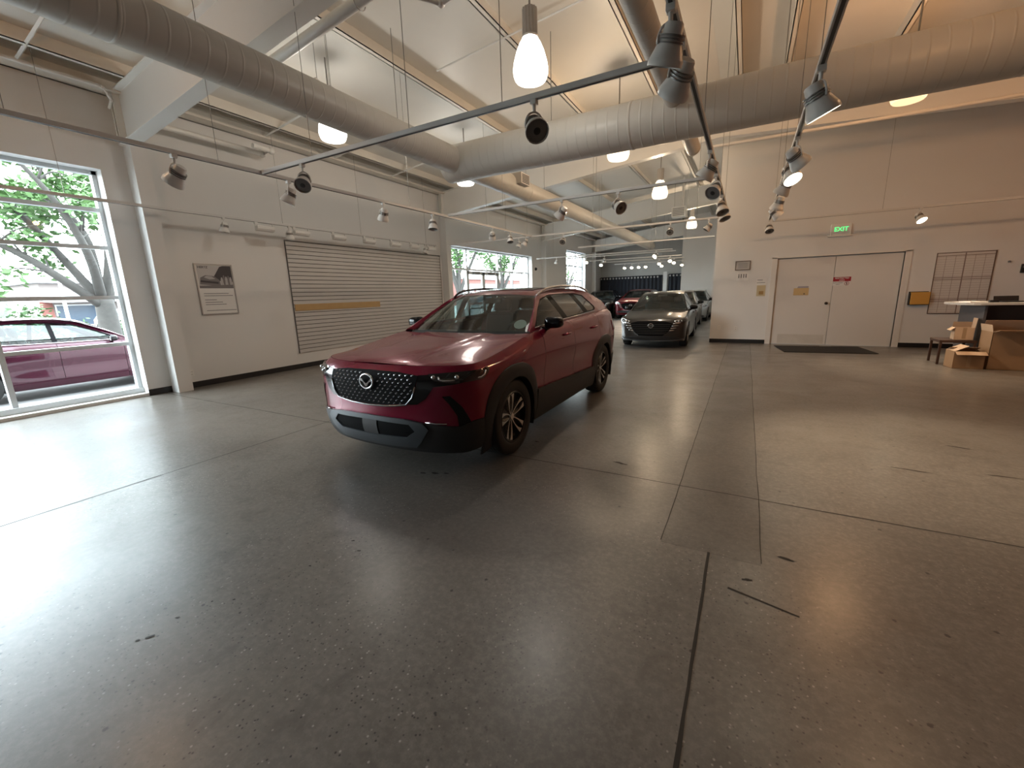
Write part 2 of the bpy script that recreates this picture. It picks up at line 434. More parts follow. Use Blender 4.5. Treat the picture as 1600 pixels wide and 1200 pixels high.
# glazed entrance doors inside window 2
d = thing('door_2', None, None); d['kind'] = 'structure'
for a, b in ((12.99, 14.07), (14.08, 15.16)):
    fr = MB().box((GX-.03, a, .02), (GX+.03, a+.09, 2.38)).box((GX-.03, b-.09, .02), (GX+.03, b, 2.38)).box((GX-.03, a, .02), (GX+.03, b, .2)).box((GX-.03, a, 2.26), (GX+.03, b, 2.38))
    leaf = fr.build('door_leaf', M['alu'], d)
    MB().add([(GX, a+.08, .19), (GX, b-.08, .19), (GX, b-.08, 2.27), (GX, a+.08, 2.27)], [(0,1,2,3)]).build('pane', M['glass'], leaf, recalc=False)
    MB().rbox((GX+.03, (a+b)/2-.2, 2.28), (GX+.1, (a+b)/2+.2, 2.36), .01).build('door_closer', M['grey'], leaf)
    MB().box((GX+.04, a+.1, 1.0), (GX+.08, b-.1, 1.05)).build('push_bar', M['alu'], leaf)

# ---- double doors of the back wall
d = thing('door_1', None, None); d['kind'] = 'structure'
M['door'] = simple('white_door_paint', (.74, .71, .67), .5, noise=.02, nscale=2)
mid = 1.86
for k, (a, b) in enumerate(((DX0+.005, mid-.004), (mid+.004, DX1-.005))):
    lf = MB().rbox((a, YD+.04, .012), (b, YD+.085, DZ-.02), .004).build('door_leaf', M['door'], d)
    if k == 0:
        kn = MB(); Mt = Matrix.Translation((mid-.09, YD+.04, 1.05)) @ Matrix.Rotation(PI/2, 4, 'X')
        kn.lathe([(0, .0), (.034, .0), (.034, .008), (.013, .012), (.013, .04), (.03, .052), (.033, .066), (.024, .08), (0, .084)], 20, Mt)
        kn.build('knob', simple('dark_bronze', (.09, .07, .055), .3, metal=.8), lf, smooth=True, angle=40)
        MB().box((a+.16, YD+.0385, .02), (b-.05, YD+.0405, .26)).build('scuffed_kick_panel', simple('scuffed_paint', (.61, .575, .52), .6, noise=.15, nscale=5), lf)
tr = MB()
tr.box((DX0-.12, YD-.018, 0), (DX0, YD+.08, DZ+.02)).box((DX1, YD-.018, 0), (DX1+.12, YD+.08, DZ+.02)).box((DX0-.12, YD-.018, DZ), (DX1+.12, YD+.08, DZ+.035))
struct('trim_1', tr, M['door'])
mb = MB(); mb.box((DX0, YD+.02, 0), (DX1, YD+.12, .012)); struct('trim_2', mb, M['alu'])

# ------------------------------------------------------------------ ducts
def duct_mat(axis):
    m, nt, b = mat_new('spiral_duct_'+axis); g = NG(nt)
    b.inputs['Base Color'].default_value = (.60, .575, .525, 1); b.inputs['Roughness'].default_value = .42
    tc = g.n('ShaderNodeTexCoord'); sp = g.n('ShaderNodeSeparateXYZ'); nt.links.new(tc.outputs['Object'], sp.inputs[0])
    a = sp.outputs['XYZ'.index(axis)]
    r = g.m('FRACT', g.m('MULTIPLY', a, 6.5)); h = g.ramp(g.m('ABSOLUTE', g.m('SUBTRACT', r, .5)), .0, .09, 1, 0)
    bp = g.n('ShaderNodeBump'); bp.inputs['Strength'].default_value = .35; bp.inputs['Distance'].default_value = .01
    nt.links.new(h, bp.inputs['Height']); nt.links.new(bp.outputs[0], b.inputs['Normal'])
    nz = g.noise(tc.outputs['Object'], 1.5, 4); nt.links.new(g.mix(nz, (.56, .535, .485), (.66, .63, .575)), b.inputs['Base Color'])
    return m
DZC = 3.83
dx = duct_mat('X'); dy = duct_mat('Y')
t = thing('air_duct', 'wide beige spiral air duct crossing the ceiling sideways from middle to right', 'duct', (0, 6.73, DZC))
mb = MB().cyl((-4.92, 0, 0), (7.55, 0, 0), .304, n=48)
mb.lathe([(0, -.035), (.2, -.03), (.29, -.012), (.304, .0)], 48, Matrix.Translation((-4.92, 0, 0)) @ Matrix.Rotation(PI/2, 4, 'Y'))
mb.build('duct_body', dx, t, smooth=True, angle=40)
for x in (-1.62, 2.32, 3.2):
    MB().lathe([(.304, -.02), (.310, -.016), (.310, .016), (.304, .02)], 48, Matrix.Translation((x, 0, 0)) @ Matrix.Rotation(PI/2, 4, 'Y')).build('joint_band', M['duct'], t, smooth=True)
for x in (-2.9, .2, 3.0):
    MB().cyl((x, 0, .3), (x, 0, ztop(x)-DZC+.1), .006, n=6).build('hanger_rod', M['wire'], t)
t = thing('air_duct', 'narrow beige air duct coming from the upper left into the wide duct', 'duct', (-4.69, 0, DZC))
MB().cyl((0, -6.9, 0), (0, 6.52, 0), .215, n=40).build('duct_body', dy, t, smooth=True, angle=40)
MB().cyl((0, 1.0, .21), (0, 1.0, ztop(-4.69)-DZC+.15), .005, n=6).build('hanger_rod', M['wire'], t)
MB().cyl((0, 5.2, .21), (0, 5.2, ztop(-4.69)-DZC+.15), .005, n=6).build('hanger_rod', M['wire'], t)
MB().lathe([(.215, -.015), (.220, -.012), (.220, .012), (.215, .015)], 40, Matrix.Translation((0, 1.9, 0)) @ Matrix.Rotation(PI/2, 4, 'X')).build('joint_band', M['duct'], t, smooth=True)
t = thing('air_duct', 'narrow beige air duct running from behind the wide duct to the far end', 'duct', (-4.69, 0, DZC))
MB().cyl((0, 6.94, 0), (0, 24.2, 0), .215, n=40).build('duct_body', dy, t, smooth=True, angle=40)
for y in (9.3, 13.5, 17.5, 21):
    MB().lathe([(.215, -.015), (.220, -.012), (.220, .012), (.215, .015)], 40, Matrix.Translation((0, y, 0)) @ Matrix.Rotation(PI/2, 4, 'X')).build('joint_band', M['duct'], t, smooth=True)
r = MB().rbox((.1, 8.5, -.02), (.33, 8.9, .2), .006).build('supply_register', M['duct'], t)
mb = MB()
for k in range(6): mb.box((.328, 8.54, .005+k*.03), (.336, 8.86, .02+k*.03))
mb.build('register_grille', M['black'], r)
for y in (10.4, 15, 20):
    MB().cyl((0, y, .21), (0, y, ztop(-4.69)-DZC+.15), .005, n=6).build('hanger_rod', M['wire'], t)
t = thing('air_duct', 'slim beige branch duct dropping into the wide duct above the black track corner', 'duct', (-1.03, 0, 3.955))
MB().cyl((0, -2.5, 0), (0, 6.47, 0), .118, n=32).build('duct_body', dy, t, smooth=True, angle=40)
MB().cyl((0, 1.6, 0), (0, 2.35, 0), .13, n=32).build('joint_band', M['duct'], t, smooth=True, angle=40)

t = thing('air_duct', 'short slim beige duct stub ending behind the wide duct near the door wall', 'duct', (-1.03, 0, 3.955))
MB().cyl((0, 6.99, 0), (0, 8.75, 0), .118, n=32).build('duct_body', dy, t, smooth=True, angle=40)
MB().cyl((0, 8.72, 0), (0, 8.76, 0), .124, n=32).build('end_cap', M['duct'], t, smooth=True, angle=40)
# ------------------------------------------------------------------ pipes
def pipe(label, pts, r, hang=(), name='sprinkler_pipe', group=None):
    p0 = Vector(pts[0]); t = thing(name, label, 'pipe', p0, 0, group)
    L = [Vector(p)-p0 for p in pts]
    MB().tube(L, r, 14).build('pipe_run', M['pipe'], t, smooth=True, angle=50)
    for p in L[1:-1]:
        MB().ball(p, r*1.45, 14, 10).build('elbow', M['pipe'], t, smooth=True)
    for h in hang:
        h = Vector(h) - p0
        hg = MB().tube([h + Vector((0, math.sin(a)*r*1.35, math.cos(a)*r*1.35)) for a in [2*PI*i/14 for i in range(14)]], .006, 6, closed=True)
        hg.cyl(h+Vector((0, 0, r*1.3)), (h.x, h.y, ztop(h.x+p0.x)+.05-p0.z), .005, n=6); hg.build('hanger', M['wire'], t)
    return t
pz = lambda x: zbot(x) + .075
pipe('thick white pipe running up the slope beside the nearest roof beam', [(-5.85, 3.72, pz(-5.85)), (-2.9, 3.72, pz(-2.9)), (-.4, 3.72, pz(-.4)), (3.5, 3.72, pz(-.4))], .06, [(-5.45, 3.72, pz(-5.45)), (-3.75, 3.72, pz(-3.75)), (-1.5, 3.72, pz(-1.5))])
pipe('thin dark pipe with an elbow under the purlins near the large pendant', [(-3.3, 3.55, 4.42), (-2.95, 4.05, 4.42), (-1.9, 4.05, 4.55)], .03)
pipe('short white pipe looped along the top of the left wall', [(-8.42, 3.62, 4.30), (-8.42, 5.45, 4.30), (-8.12, 5.45, 4.30), (-8.12, 5.1, 4.30)], .045)
pipe('thin white pipe along the top of the window wall ending at the corner', [(-8.38, -3.9, 4.60), (-8.38, 3.15, 4.60), (-8.5, 3.27, 4.5), (-8.62, 3.27, 4.42)], .02)
pipe('white sprinkler pipe low under the ceiling above the double doors', [(-.9, 10.3, 4.35), (5.5, 10.3, 4.30)], .03)
pipe('thin white conduit crossing the purlins behind the large pendant', [(-4.6, 6.1, 5.02), (-.9, 6.1, 5.35)], .014, name='conduit_pipe')
t = thing('unit_heater', 'white box heater hung high in the distance before the white side wall', 'heater', (-2.42, 17.5, 4.12))
MB().rbox((-.24, -.2, 0), (.24, .2, .36), .012).build('heater_case', M['white'], t)
mb = MB()
for k in range(5): mb.box((-.2, -.206, .05+k*.055), (.2, -.199, .075+k*.055))
mb.build('louvre_grille', M['grey'], t)
for x in (-.18, .18): MB().cyl((x, 0, .36), (x, 0, ztop(-2.42)+.1-4.12), .006, n=6).build('hanger_rod', M['wire'], t)
MB().cyl((.1, .05, .36), (.1, .05, ztop(-2.42)+.2-4.12), .04, n=12).build('flue_pipe', M['pipe'], t)
# ------------------------------------------------------------------ track lighting
ZT = 2.99
def track(label, a, b, wires, group=None, wtop=None):
    a = Vector(a); b = Vector(b); t = thing('lighting_track', label, 'track', a); d = b - a
    u = d.normalized(); s = Vector((-u.y, u.x, 0))
    Mt = Matrix((( u.x, s.x, 0, 0), (u.y, s.y, 0, 0), (0, 0, 1, 0), (0, 0, 0, 1)))
    L = d.length
    MB().rbox((0, -.024, 0), (L, .024, .042), .004, Mt).build('rail', M['track'], t)
    MB().box((.01, -.011, -.0015), (L-.01, .011, .002), Mt).build('rail_slot', M['slot'], t)
    for q in wires:
        p = u*q
        MB().cyl((p.x, p.y, .036), (p.x, p.y, (wtop or ztop((a+p).x)+.1)-ZT), .0035, n=5).build('suspension_wire', M['wire'], t)
    return t
track('long white track hung before the left windows, nearer to the long duct', (-5.2, -2, ZT), (-5.2, 10.62, ZT), (2.6, 3.3, 4.85, 7.9, 10.4, 12.4))
track('long white track close to the left wall carrying the white wash lights', (-8.3, -2, ZT), (-8.3, 10.45, ZT), (4.45, 7.6, 9.6, 12))
track('white cross track below the large pendant, nearest of the cross tracks', (-5.17, 3.33, ZT), (-.50, 3.33, ZT), (.9, 2.3, 3.3))
track('dark-looking track running away above the cars, left of the two overhead', (-.47, -1.5, ZT), (-.47, 10.3, ZT), (2.5, 6.2, 9.0, 10.5))
track('track running away toward the double doors, right of the two overhead', (.34, -1.5, ZT), (.34, 11.9, ZT), (5.6, 7.2, 9.3, 11.3))
track('cross track behind the wide duct, in front of the second roof beam', (-5.1, 6.86, ZT), (-.5, 6.86, ZT), (1.2, 2.9), wtop=3.545)
track('cross track under the second roof beam with dark hanging spotlights', (-8.0, 10.68, ZT), (-.5, 10.68, ZT), (2, 4.5, 6.9))
track('white track in front of the double-door wall with one lit spot', (.4, 12.1, ZT), (7.4, 12.1, ZT), (2, 5))
FAR = [(14.3, -5.2, -.95, 'orange-lit cross track just beyond the door wall corner'), (17.5, -8.3, -2.6, 'far white cross track before the narrow window, nearest of the five'), (18.4, -7.2, -2.6, 'far white cross track with two lit spots at its left'),
       (20.9, -7.0, -2.7, 'far white cross track in the middle of the five'), (22.5, -6.9, -2.8, 'far white cross track, second from the curtain'), (24.8, -6.8, -3.0, 'far white cross track with four lit spots before the curtain')]
for y, a, b, lb in FAR: track(lb, (a, y, ZT), (b, y, ZT), (.8, b-a-.8))

def spot(label, at, aim, lit=False, group=None, size=1.0, power=0):
    """gimbal spotlight: adapter and stem on the track, yoke, bell housing, ribbed heat sink, lens"""
    t = thing('track_spotlight', label, 'spotlight', at, 0, group)
    d = Vector(aim).normalized(); u, w = frame_from(d)
    if abs(w.z) > abs(u.z): u, w = w, -u
    w = d.cross(u)
    # put yoke axis as horizontal as possible
    hx = Vector((-d.y, d.x, 0)); hx = hx.normalized() if hx.length > .05 else Vector((1, 0, 0))
    k = size
    C = Vector((0, 0, -.165*k))
    mb = MB().rbox((-.022*k, -.022*k, -.03*k), (.022*k, .022*k, .0), .004).cyl((0, 0, -.03*k), (0, 0, -.075*k), .011*k, n=10)
    mb.build('track_adapter', M['hous'], t)
    up = Vector((0, 0, -.075*k))
    pts = []
    for q in range(13):
        a = PI*q/12
        pts.append(C*1.0 + hx*(-math.cos(a))*.066*k + Vector((0, 0, 1))*math.sin(a)*.09*k)
    MB().tube(pts, .0075*k, 6).build('yoke', M['hous'], t, smooth=True)
    z = d; x = hx; y = z.cross(x).normalized(); x = y.cross(z)
    R = Matrix(((x.x, y.x, z.x, C.x), (x.y, y.y, z.y, C.y), (x.z, y.z, z.z, C.z), (0, 0, 0, 1)))
    prof = [(0, -.088), (.036, -.086), (.043, -.078), (.046, -.045), (.052, -.03), (.058, .0), (.078, .05), (.082, .058), (.082, .083), (.0775, .083), (.0765, .066), (.05, .04)]
    MB().lathe([(r*k, h*k) for r, h in prof], 24, R).build('housing', M['hous'], t, smooth=True, angle=38)
    rb = MB()
    for h in (-.036, -.022, -.008): rb.lathe([(.045*k, (h-.004)*k), (.062*k, (h-.003)*k), (.062*k, (h+.003)*k), (.045*k, (h+.004)*k)], 20, R)
    rb.build('heat_sink_ribs', M['hous2'], t, smooth=True, angle=30)
    ln = MB().lathe([(.0765*k, .066*k), (.06*k, .071*k), (.03*k, .074*k), (0, .075*k)], 24, R)
    ln.build('lens', M['lens_on'] if lit else M['lens_off'], t, smooth=True)
    if lit and power:
        l = bpy.data.lights.new('halogen_beam', 'SPOT'); l.energy = power; l.color = (1, .80, .58); l.spot_size = 1.15; l.spot_blend = .6; l.shadow_soft_size = .05
        lo = bpy.data.objects.new('halogen_beam', l); COL.objects.link(lo); lo.parent = t; lo.location = C + d*.1; lo.rotation_euler = d.to_track_quat('-Z', 'Y').to_euler()
    if not lit: MB().lathe([(.024*k, .0765*k), (.012*k, .079*k), (0, .08*k)], 16, R).build('lamp_tip', M['black'], t, smooth=True)
    return t
G = 'track spotlights'
for at, aim, lit, lb, sz in (
    ((-5.2, 2.42), (-.62, -.25, -.75), 0, 'white spotlight on the long left track aimed at the large window', 1.2),
    ((-5.2, 3.66), (-.35, -.3, -.9), 0, 'white spotlight just beyond the corner of the cross track, above the poster', 1.1),
    ((-5.2, 5.27), (-.4, .1, -.9), 0, 'white spotlight on the long left track above the middle of the slatted panel', 1.1),
    ((-5.2, 6.5), (.1, -.2, -1), 0, 'white spotlight on the long left track above the right end of the slatted panel', 1.1),
    ((-5.2, 8.62), (-.3, .5, -.8), 0, 'spotlight over the glass entrance doors, first from left on the track end', 1),
    ((-5.2, 9.45), (.25, -.3, -.9), 0, 'spotlight over the glass entrance doors, second from left on the track end', 1),
    ((-5.2, 10.3), (-.5, -.2, -.85), 0, 'white spotlight at the far end of the long left track', 1),
    ((-8.3, 4.47), (-.1, -.1, -1), 0, 'small white spotlight near the left wall above the poster', 1),
    ((-8.3, 5.72), (-.1, .1, -1), 0, 'small white spotlight between the first two white wash lights', 1),
    ((-8.3, 9.95), (-.1, -.2, -1), 0, 'small white spotlight at the far end of the wash light row', 1),
    ((-4.45, 3.33), (.42, -.6, -.68), 0, 'white spotlight near the left end of the nearest cross track, grey lens showing', 1.1),
    ((-1.58, 3.33), (.5, -.55, -.62), 0, 'white spotlight with a round grey lens on the nearest cross track below the large pendant', 1.15),
    ((-.47, 2.72), (-.3, .3, -.9), 0, 'largest white spotlight at the top, nearest on the left overhead track', 1.15),
    ((-.47, 3.12), (-.5, .55, -.72), 0, 'white spotlight where the nearest cross track meets the left overhead track', 1.2),
    ((-.47, 5.5), (-.55, .1, -.8), 0, 'spotlight tilted left on the left overhead track beside the duct end', 1.2),
    ((-.47, 6.6), (-.3, -.75, -.6), 0, 'spotlight facing forward with round grey lens on the left overhead track', 1.2),
    ((-.47, 8.1), (.3, -.4, -.85), 0, 'upper of the two cream spotlights at the left overhead track end', 1.2),
    ((-.47, 8.8), (.35, -.3, -.9), 0, 'lower of the two cream spotlights at the left overhead track end', 1.2),
    ((.34, 3.95), (.42, .2, -.9), 1, 'lit spotlight tilted right, nearest on the right overhead track', 1.3),
    ((.34, 5.55), (.6, .4, -.7), 0, 'unlit spotlight turned to the right on the right overhead track above the glowing one', 1.2),
    ((.34, 6.25), (.35, -.45, -.8), 1, 'glowing spotlight on the right overhead track showing its lit lens', 1.2),
    ((.34, 7.0), (-.45, .3, -.85), 0, 'unlit spotlight below the glowing one on the right overhead track', 1.2),
    ((.34, 8.3), (-.3, .2, -.9), 0, 'unlit spotlight above the last lit one on the right overhead track', 1.2),
    ((.34, 9.3), (.7, .12, -.7), 1, 'last lit spotlight tilted right near the far end of the right overhead track', 1.2),
    ((.34, 11.7), (.15, -.6, -.8), 0, 'spotlight at the very end of the right overhead track', 1.15),
    ((-2.78, 6.86), (-.7, .2, -.7), 0, 'white spotlight tilted left on the cross track in front of the long duct', 1.15),
    ((-1.85, 6.86), (.65, -.5, -.5), 0, 'white spotlight with a dark round lens on the cross track by the hanging warm lamp', 1.2),
    ((-4.3, 10.68), (.1, -.8, -.5), 0, 'dark round spotlight hanging before the left pier on the track under the second beam', 1),
    ((-1.65, 10.68), (.05, -.8, -.5), 0, 'dark round spotlight hanging below the far end of the long duct', 1),
    ((-.85, 10.68), (-.6, -.2, -.75), 0, 'dark spotlight tilted left by the door wall corner', 1),
    ((-5.6, 10.68), (-.2, -.2, -.9), 0, 'small dark spotlight hanging beside the entrance pier', .9),
    ((3.02, 12.1), (.35, -.5, -.8), 1, 'lit spotlight on the track in front of the double-door wall', 1.1),
    ((-6.3, 18.4), (.1, -.7, -.7), 1, 'far lit spotlight just right of the narrow window', 1),
    ((-6.4, 20.9), (.1, -.7, -.7), 1, 'far lit spotlight above the left edge of the dark curtain', 1),
    ((-5.5, 18.4), (-.2, .5, -.8), 0, 'far white unlit spotlight between the two lit ones at left', 1),
    ((-7.35, 17.5), (-.3, .1, -.9), 0, 'far white unlit spotlight on the pier left of the narrow window', 1),
    ((-6.22, 24.8), (.1, -.7, -.7), 1, 'leftmost of the four lit spotlights in a row before the curtain', 1),
    ((-5.82, 24.8), (.1, -.7, -.7), 1, 'second from left of the four lit spotlights before the curtain', 1),
    ((-5.43, 24.8), (.1, -.7, -.7), 1, 'third from left of the four lit spotlights before the curtain', 1),
    ((-5.05, 24.8), (.1, -.7, -.7), 1, 'rightmost of the four lit spotlights in a row before the curtain', 1),
    ((-3.93, 22.5), (.1, -.7, -.7), 1, 'upper of the stacked pair of far lit spotlights', 1),
    ((-4.2, 24.8), (.1, -.7, -.7), 1, 'lower of the stacked pair of far lit spotlights', 1),
    ((-3.18, 20.9), (.1, -.7, -.7), 1, 'far lit spotlight high at right near the end of the tracks, left of its neighbour', 1),
    ((-3.24, 22.5), (.1, -.7, -.7), 1, 'far lit spotlight right of its neighbour above the curtain right part', 1),
    ((-3.16, 24.8), (.1, -.6, -.8), 1, 'far lit spotlight against the white side wall, rightmost of all', 1),
    ((-3.19, 17.5), (-.4, -.7, -.5), 1, 'brightest far lit spotlight at the right end of the long duct', 1.1),
    ((-3.4, 18.4), (-.2, -.5, -.8), 0, 'far white unlit spotlight below the brightest one', 1)):
    spot(lb, (at[0], at[1], ZT), aim, lit, G, sz, SPOT_W if at[0] > 0 else SPOT_W*.4)
# white wash lights on the wall track
for k, (y, lb) in enumerate(((5.22, 'left of the slatted panel'), (6.0, 'over the left part of the slatted panel'), (6.95, 'third from left'), (7.85, 'fourth from left'), (8.75, 'fifth from left'), (9.5, 'sixth from left, by the column'), (10.22, 'last before the entrance window'))):
    t = thing('wall_wash_spotlight', 'white box-shaped wash light on the wall track, ' + lb, 'floodlight', (-8.3, y, ZT), 0, 'wash lights on the wall track')
    MB().rbox((-.02, -.2, -.04), (.02, -.14, 0), .004).rbox((-.012, -.19, -.075), (.012, -.16, -.03), .003).box((-.01, .15, -.075), (.01, .165, 0)).build('track_adapter', M['white'], t)
    poly = [(.03, -.05), (.045, -.07), (.045, -.11), (.02, -.145), (-.035, -.155), (-.05, -.14), (-.05, -.06), (-.035, -.05)]
    MB().prism(poly, -.17, .17, Matrix(((1,0,0,0),(0,0,1,0),(0,1,0,0),(0,0,0,1)))).build('flood_housing', M['white'], t)
    MB().box((-.0525, -.155, -.135), (-.05, .155, -.068)).build('front_glass', M['lens_off'], t)

# ------------------------------------------------------------------ pendants
GLOW_W = glow_glass('glowing_white_glass', (1.0, .95, .86), PEND_W)
GLOW_O = glow_glass('glowing_warm_glass', (1.0, .66, .36), PEND_O)
GLOW_F = glow_glass('glowing_cream_glass', (1.0, .80, .56), PEND_F)
M['cap'] = simple('ribbed_lamp_cap', (.46, .44, .42), .35, metal=.4)
def pendant(label, x, y, mat, zb=3.93, s=1.0, dim=1.0):
    wt, cl = {GLOW_W: (BULB_W, (1, .96, .90)), GLOW_O: (BULB_O, (1, .62, .34)), GLOW_F: (BULB_F, (1, .84, .66))}[mat]
    t = thing('pendant_lamp', label, 'pendant lamp', (x, y, zb), 0, 'glass bell pendants')
    prof = [(.172, .022), (.186, .04), (.204, .09), (.208, .14), (.195, .22), (.165, .32), (.125, .41), (.09, .46)]
    MB().lathe([(r*s, h*s) for r, h in prof], 36).build('glass_shade', mat, t, smooth=True)
    l = bpy.data.lights.new('pendant_bulb', 'POINT'); l.energy = wt*dim; l.color = cl; l.shadow_soft_size = .07
    lo = bpy.data.objects.new('pendant_bulb', l); COL.objects.link(lo); lo.parent = t; lo.location = (0, 0, .20*s)
    MB().lathe([(.094*s, .455*s), (.1*s, .462*s), (.1*s, .478*s), (.094*s, .484*s)], 32, close=True).build('shade_ring', M['chrome'], t, smooth=True)
    mb = MB(); n = 28; V = []; F = []
    for h in (.485, .76):
        for k in range(2*n):
            a = PI*k/n; r = (.088 if k % 4 < 2 else .080)*s
            V.append((r*math.cos(a), r*math.sin(a), h*s))
    F = [(k, (k+1) % (2*n), 2*n+(k+1) % (2*n), 2*n+k) for k in range(2*n)] + [tuple(range(2*n))[::-1], tuple(range(2*n, 4*n))]
    mb.add(V, F).build('ribbed_cap', M['cap'], t)
    MB().cyl((0, 0, .76*s), (0, 0, ztop(x)+.15-zb), .012, n=8).build('hanging_rod', M['wire'], t)
    return t
pendant('large white glowing glass pendant, nearest and fully in view', -2.44, 5.06, GLOW_W, 3.95)
pendant('glowing white pendant half hidden by the long duct at left', -5.88, 5.02, GLOW_W)
pendant('warm pendant whose glass shows just below the wide duct in the middle', -2.34, 8.62, GLOW_F)
pendant('warm pendant hanging freely between the cross tracks in the middle distance', -2.28, 12.7, GLOW_F)
pendant('most distant warm pendant, in front of the far white wall', -2.2, 19.6, GLOW_F)
pendant('warm pendant showing below the wide duct at the upper right', 1.76, 8.35, GLOW_O)
pendant('white pendant glimpsed under the end of the wide duct by the second beam', -5.75, 8.45, GLOW_W)
# the same row goes on beyond the picture's left edge
pendant('warm pendant beside the large window, above the picture edge', -6.12, 1.42, GLOW_O, dim=.3)
for x, y in ((5.4, 8.4), (1.76, 5.0)):  # extra unseen pendants, added to warm and brighten the right wall and duct
    pendant('unseen warm pendant added to brighten the right side', x, y, GLOW_O, dim=.8 if y > 6 else .3)
# small mounting cluster above the long duct
t = thing('hanging_lamp_bracket', 'small white bracket cluster hung on wires above the long duct', 'bracket', (-5.35, 4.5, 4.36))
MB().rbox((-.05, -.05, -.04), (.05, .05, .04), .008).tube([(0, -.25, -.02), (0, -.12, .08), (0, 0, .03), (0, .12, .06), (0, .22, -.03)], .02, 8).build('junction_box', M['white'], t)
for yy in (-.24, .2): MB().ball((0, yy, -.03), .035).build('lamp_head', M['white'], t, smooth=True)
for yy in (-.1, .1, .12): MB().cyl((0, yy, .03), (0, yy, .72), .004, n=5).build('suspension_wire', M['wire'], t)
# ------------------------------------------------------------------ things on and along the walls
def text_part(s, size, Mt, mat, name, parent, align='CENTER', ext=.001, bold=False):
    cu = bpy.data.curves.new(name, 'FONT'); cu.body = s; cu.size = size; cu.extrude = ext; cu.align_x = align; cu.align_y = 'CENTER'
    if bold: cu.offset = size*.018
    o = bpy.data.objects.new(name, cu); COL.objects.link(o)
    me = bpy.data.meshes.new_from_object(o.evaluated_get(bpy.context.evaluated_depsgraph_get()))
    bpy.data.objects.remove(o)
    me.materials.clear(); me.materials.append(mat); me.transform(Mt)
    r = bpy.data.objects.new(name, me); COL.objects.link(r)
    if parent: r.parent = parent
    return r
# frames: on the window wall (local x -> -Y? reading left to right goes with +Y), facing +X
WL = lambda y, z, off=0.: Matrix(((0, 0, 1, XL+off), (1, 0, 0, y), (0, 1, 0, z), (0, 0, 0, 1)))
WB = lambda x, z, off=0.: Matrix(((1, 0, 0, x), (0, 0, -1, YD-off), (0, 1, 0, z), (0, 0, 0, 1)))   # on the door wall, facing -Y

t = thing('wall_poster', 'framed black and white poster of a car and people on the left wall', 'poster', (XL, 4.385, 1.755))
pl = Matrix(((0, 0, 1, 0), (1, 0, 0, 0), (0, 1, 0, 0), (0, 0, 0, 1)))
mb = MB()
for a, b in (((-.325, -.46), (.325, -.442)), ((-.325, .442), (.325, .46)), ((-.325, -.442), (-.307, .442)), ((.307, -.442), (.325, .442))):
    mb.box((a[0], a[1], 0), (b[0], b[1], .022), pl)
mb.build('poster_frame', simple('brushed_silver_frame', (.42, .42, .42), .35, metal=.5), t)
MB().box((-.308, -.443, .002), (.308, .443, .010), pl).build('poster_sheet', M['paper'], t)
ph = MB().box((-.285, .02, .010), (.300, .43, .012), pl).build('poster_photo', simple('pale_grey_photo', (.50, .49, .49), .5), t)
def flat(poly, z0, z1, mat, name, par): return MB().prism(poly, z0, z1, pl).build(name, mat, par)
dk = simple('dark_photo_tone', (.045, .042, .05), .5); md = simple('mid_photo_tone', (.17, .16, .17), .5); lt = simple('light_photo_tone', (.42, .41, .42), .5)
flat([(.300, .43), (.300, .14), (-.03, .16), (-.02, .23), (.10, .41), (.16, .43)], .012, .013, dk, 'photo_cliff', ph)
flat([(-.285, .02), (.300, .02), (.300, .09), (-.285, .065)], .012, .0135, md, 'photo_road', ph)
flat([(-.27, .09), (-.25, .21), (-.16, .255), (-.02, .24), (.07, .17), (.08, .08), (-.02, .07)], .013, .014, md, 'photo_car', ph)
flat([(-.19, .215), (-.15, .245), (-.06, .235), (.0, .19), (-.10, .18)], .014, .015, lt, 'photo_windscreen', ph)
flat([(-.26, .13), (.04, .10), (.05, .135), (-.25, .165)], .014, .015, dk, 'photo_car_shade', ph)
for k, (x, h) in enumerate(((.11, .22), (.15, .26), (.19, .235), (.23, .25), (.265, .225))):
    flat([(x-.016, .085), (x+.016, .085), (x+.022, h-.05), (x+.008, h), (x-.008, h), (x-.022, h-.05)], .0135, .0145, (lt, md, lt, md, lt)[k], 'photo_figure', ph)
text_part('HERTZ', .055, pl @ Matrix.Translation((-.27, .395, .0125)), M['ink'], 'poster_lettering', t, 'LEFT', bold=True)
mb = MB()
for y0, w in ((.355, .12), (-.075, .43), (-.115, .50), (-.19, .20), (-.235, .30), (-.275, .36), (-.385, .56)):
    x0 = -.25 if y0 > 0 else -.235
    mb.box((x0, y0-.006, .010), (min(x0+w, .29), y0+.006, .0113), pl)
mb.build('poster_small_print', M['inkg'], t)

# slatwall
sl = simple('grey_slatwall_laminate', (.56, .545, .53), .45, noise=.05, nscale=1.4)
t = thing('slatwall_panel', 'grey slatted display panel filling the left wall behind the red car', 'slatwall', (XL, 5.88, .35))
prof = [(0, 0)]; H_ = 2.42; n = 27; p = H_/n
for k in range(n):
    a = k*p; prof += [(.019, a), (.019, a+p-.016), (.006, a+p-.016), (.006, a+p-.002), (.019, a+p-.002)]
prof += [(.019, H_), (0, H_)]
MB().prism([(q[0], q[1]) for q in prof], 0, 5.24, Matrix(((1,0,0,0),(0,0,1,0),(0,1,0,0),(0,0,0,1)))).build('slat_board', sl, t)
mb = MB()
for k in range(n): mb.box((.0062, .004, (k+1)*p-.0155), (.0085, 5.236, (k+1)*p-.0025))
mb.build('slat_grooves', simple('dark_groove_shadow_gap', (.09, .085, .08), .6), t)
mb = MB().box((0, -.012, -.012), (.026, 0, H_+.012)).box((0, 5.24, -.012), (.026, 5.252, H_+.012)).box((0, 0, H_), (.026, 5.24, H_+.012))
mb.build('edge_trim', simple('dark_edge_trim', (.12, .115, .11), .5), t)
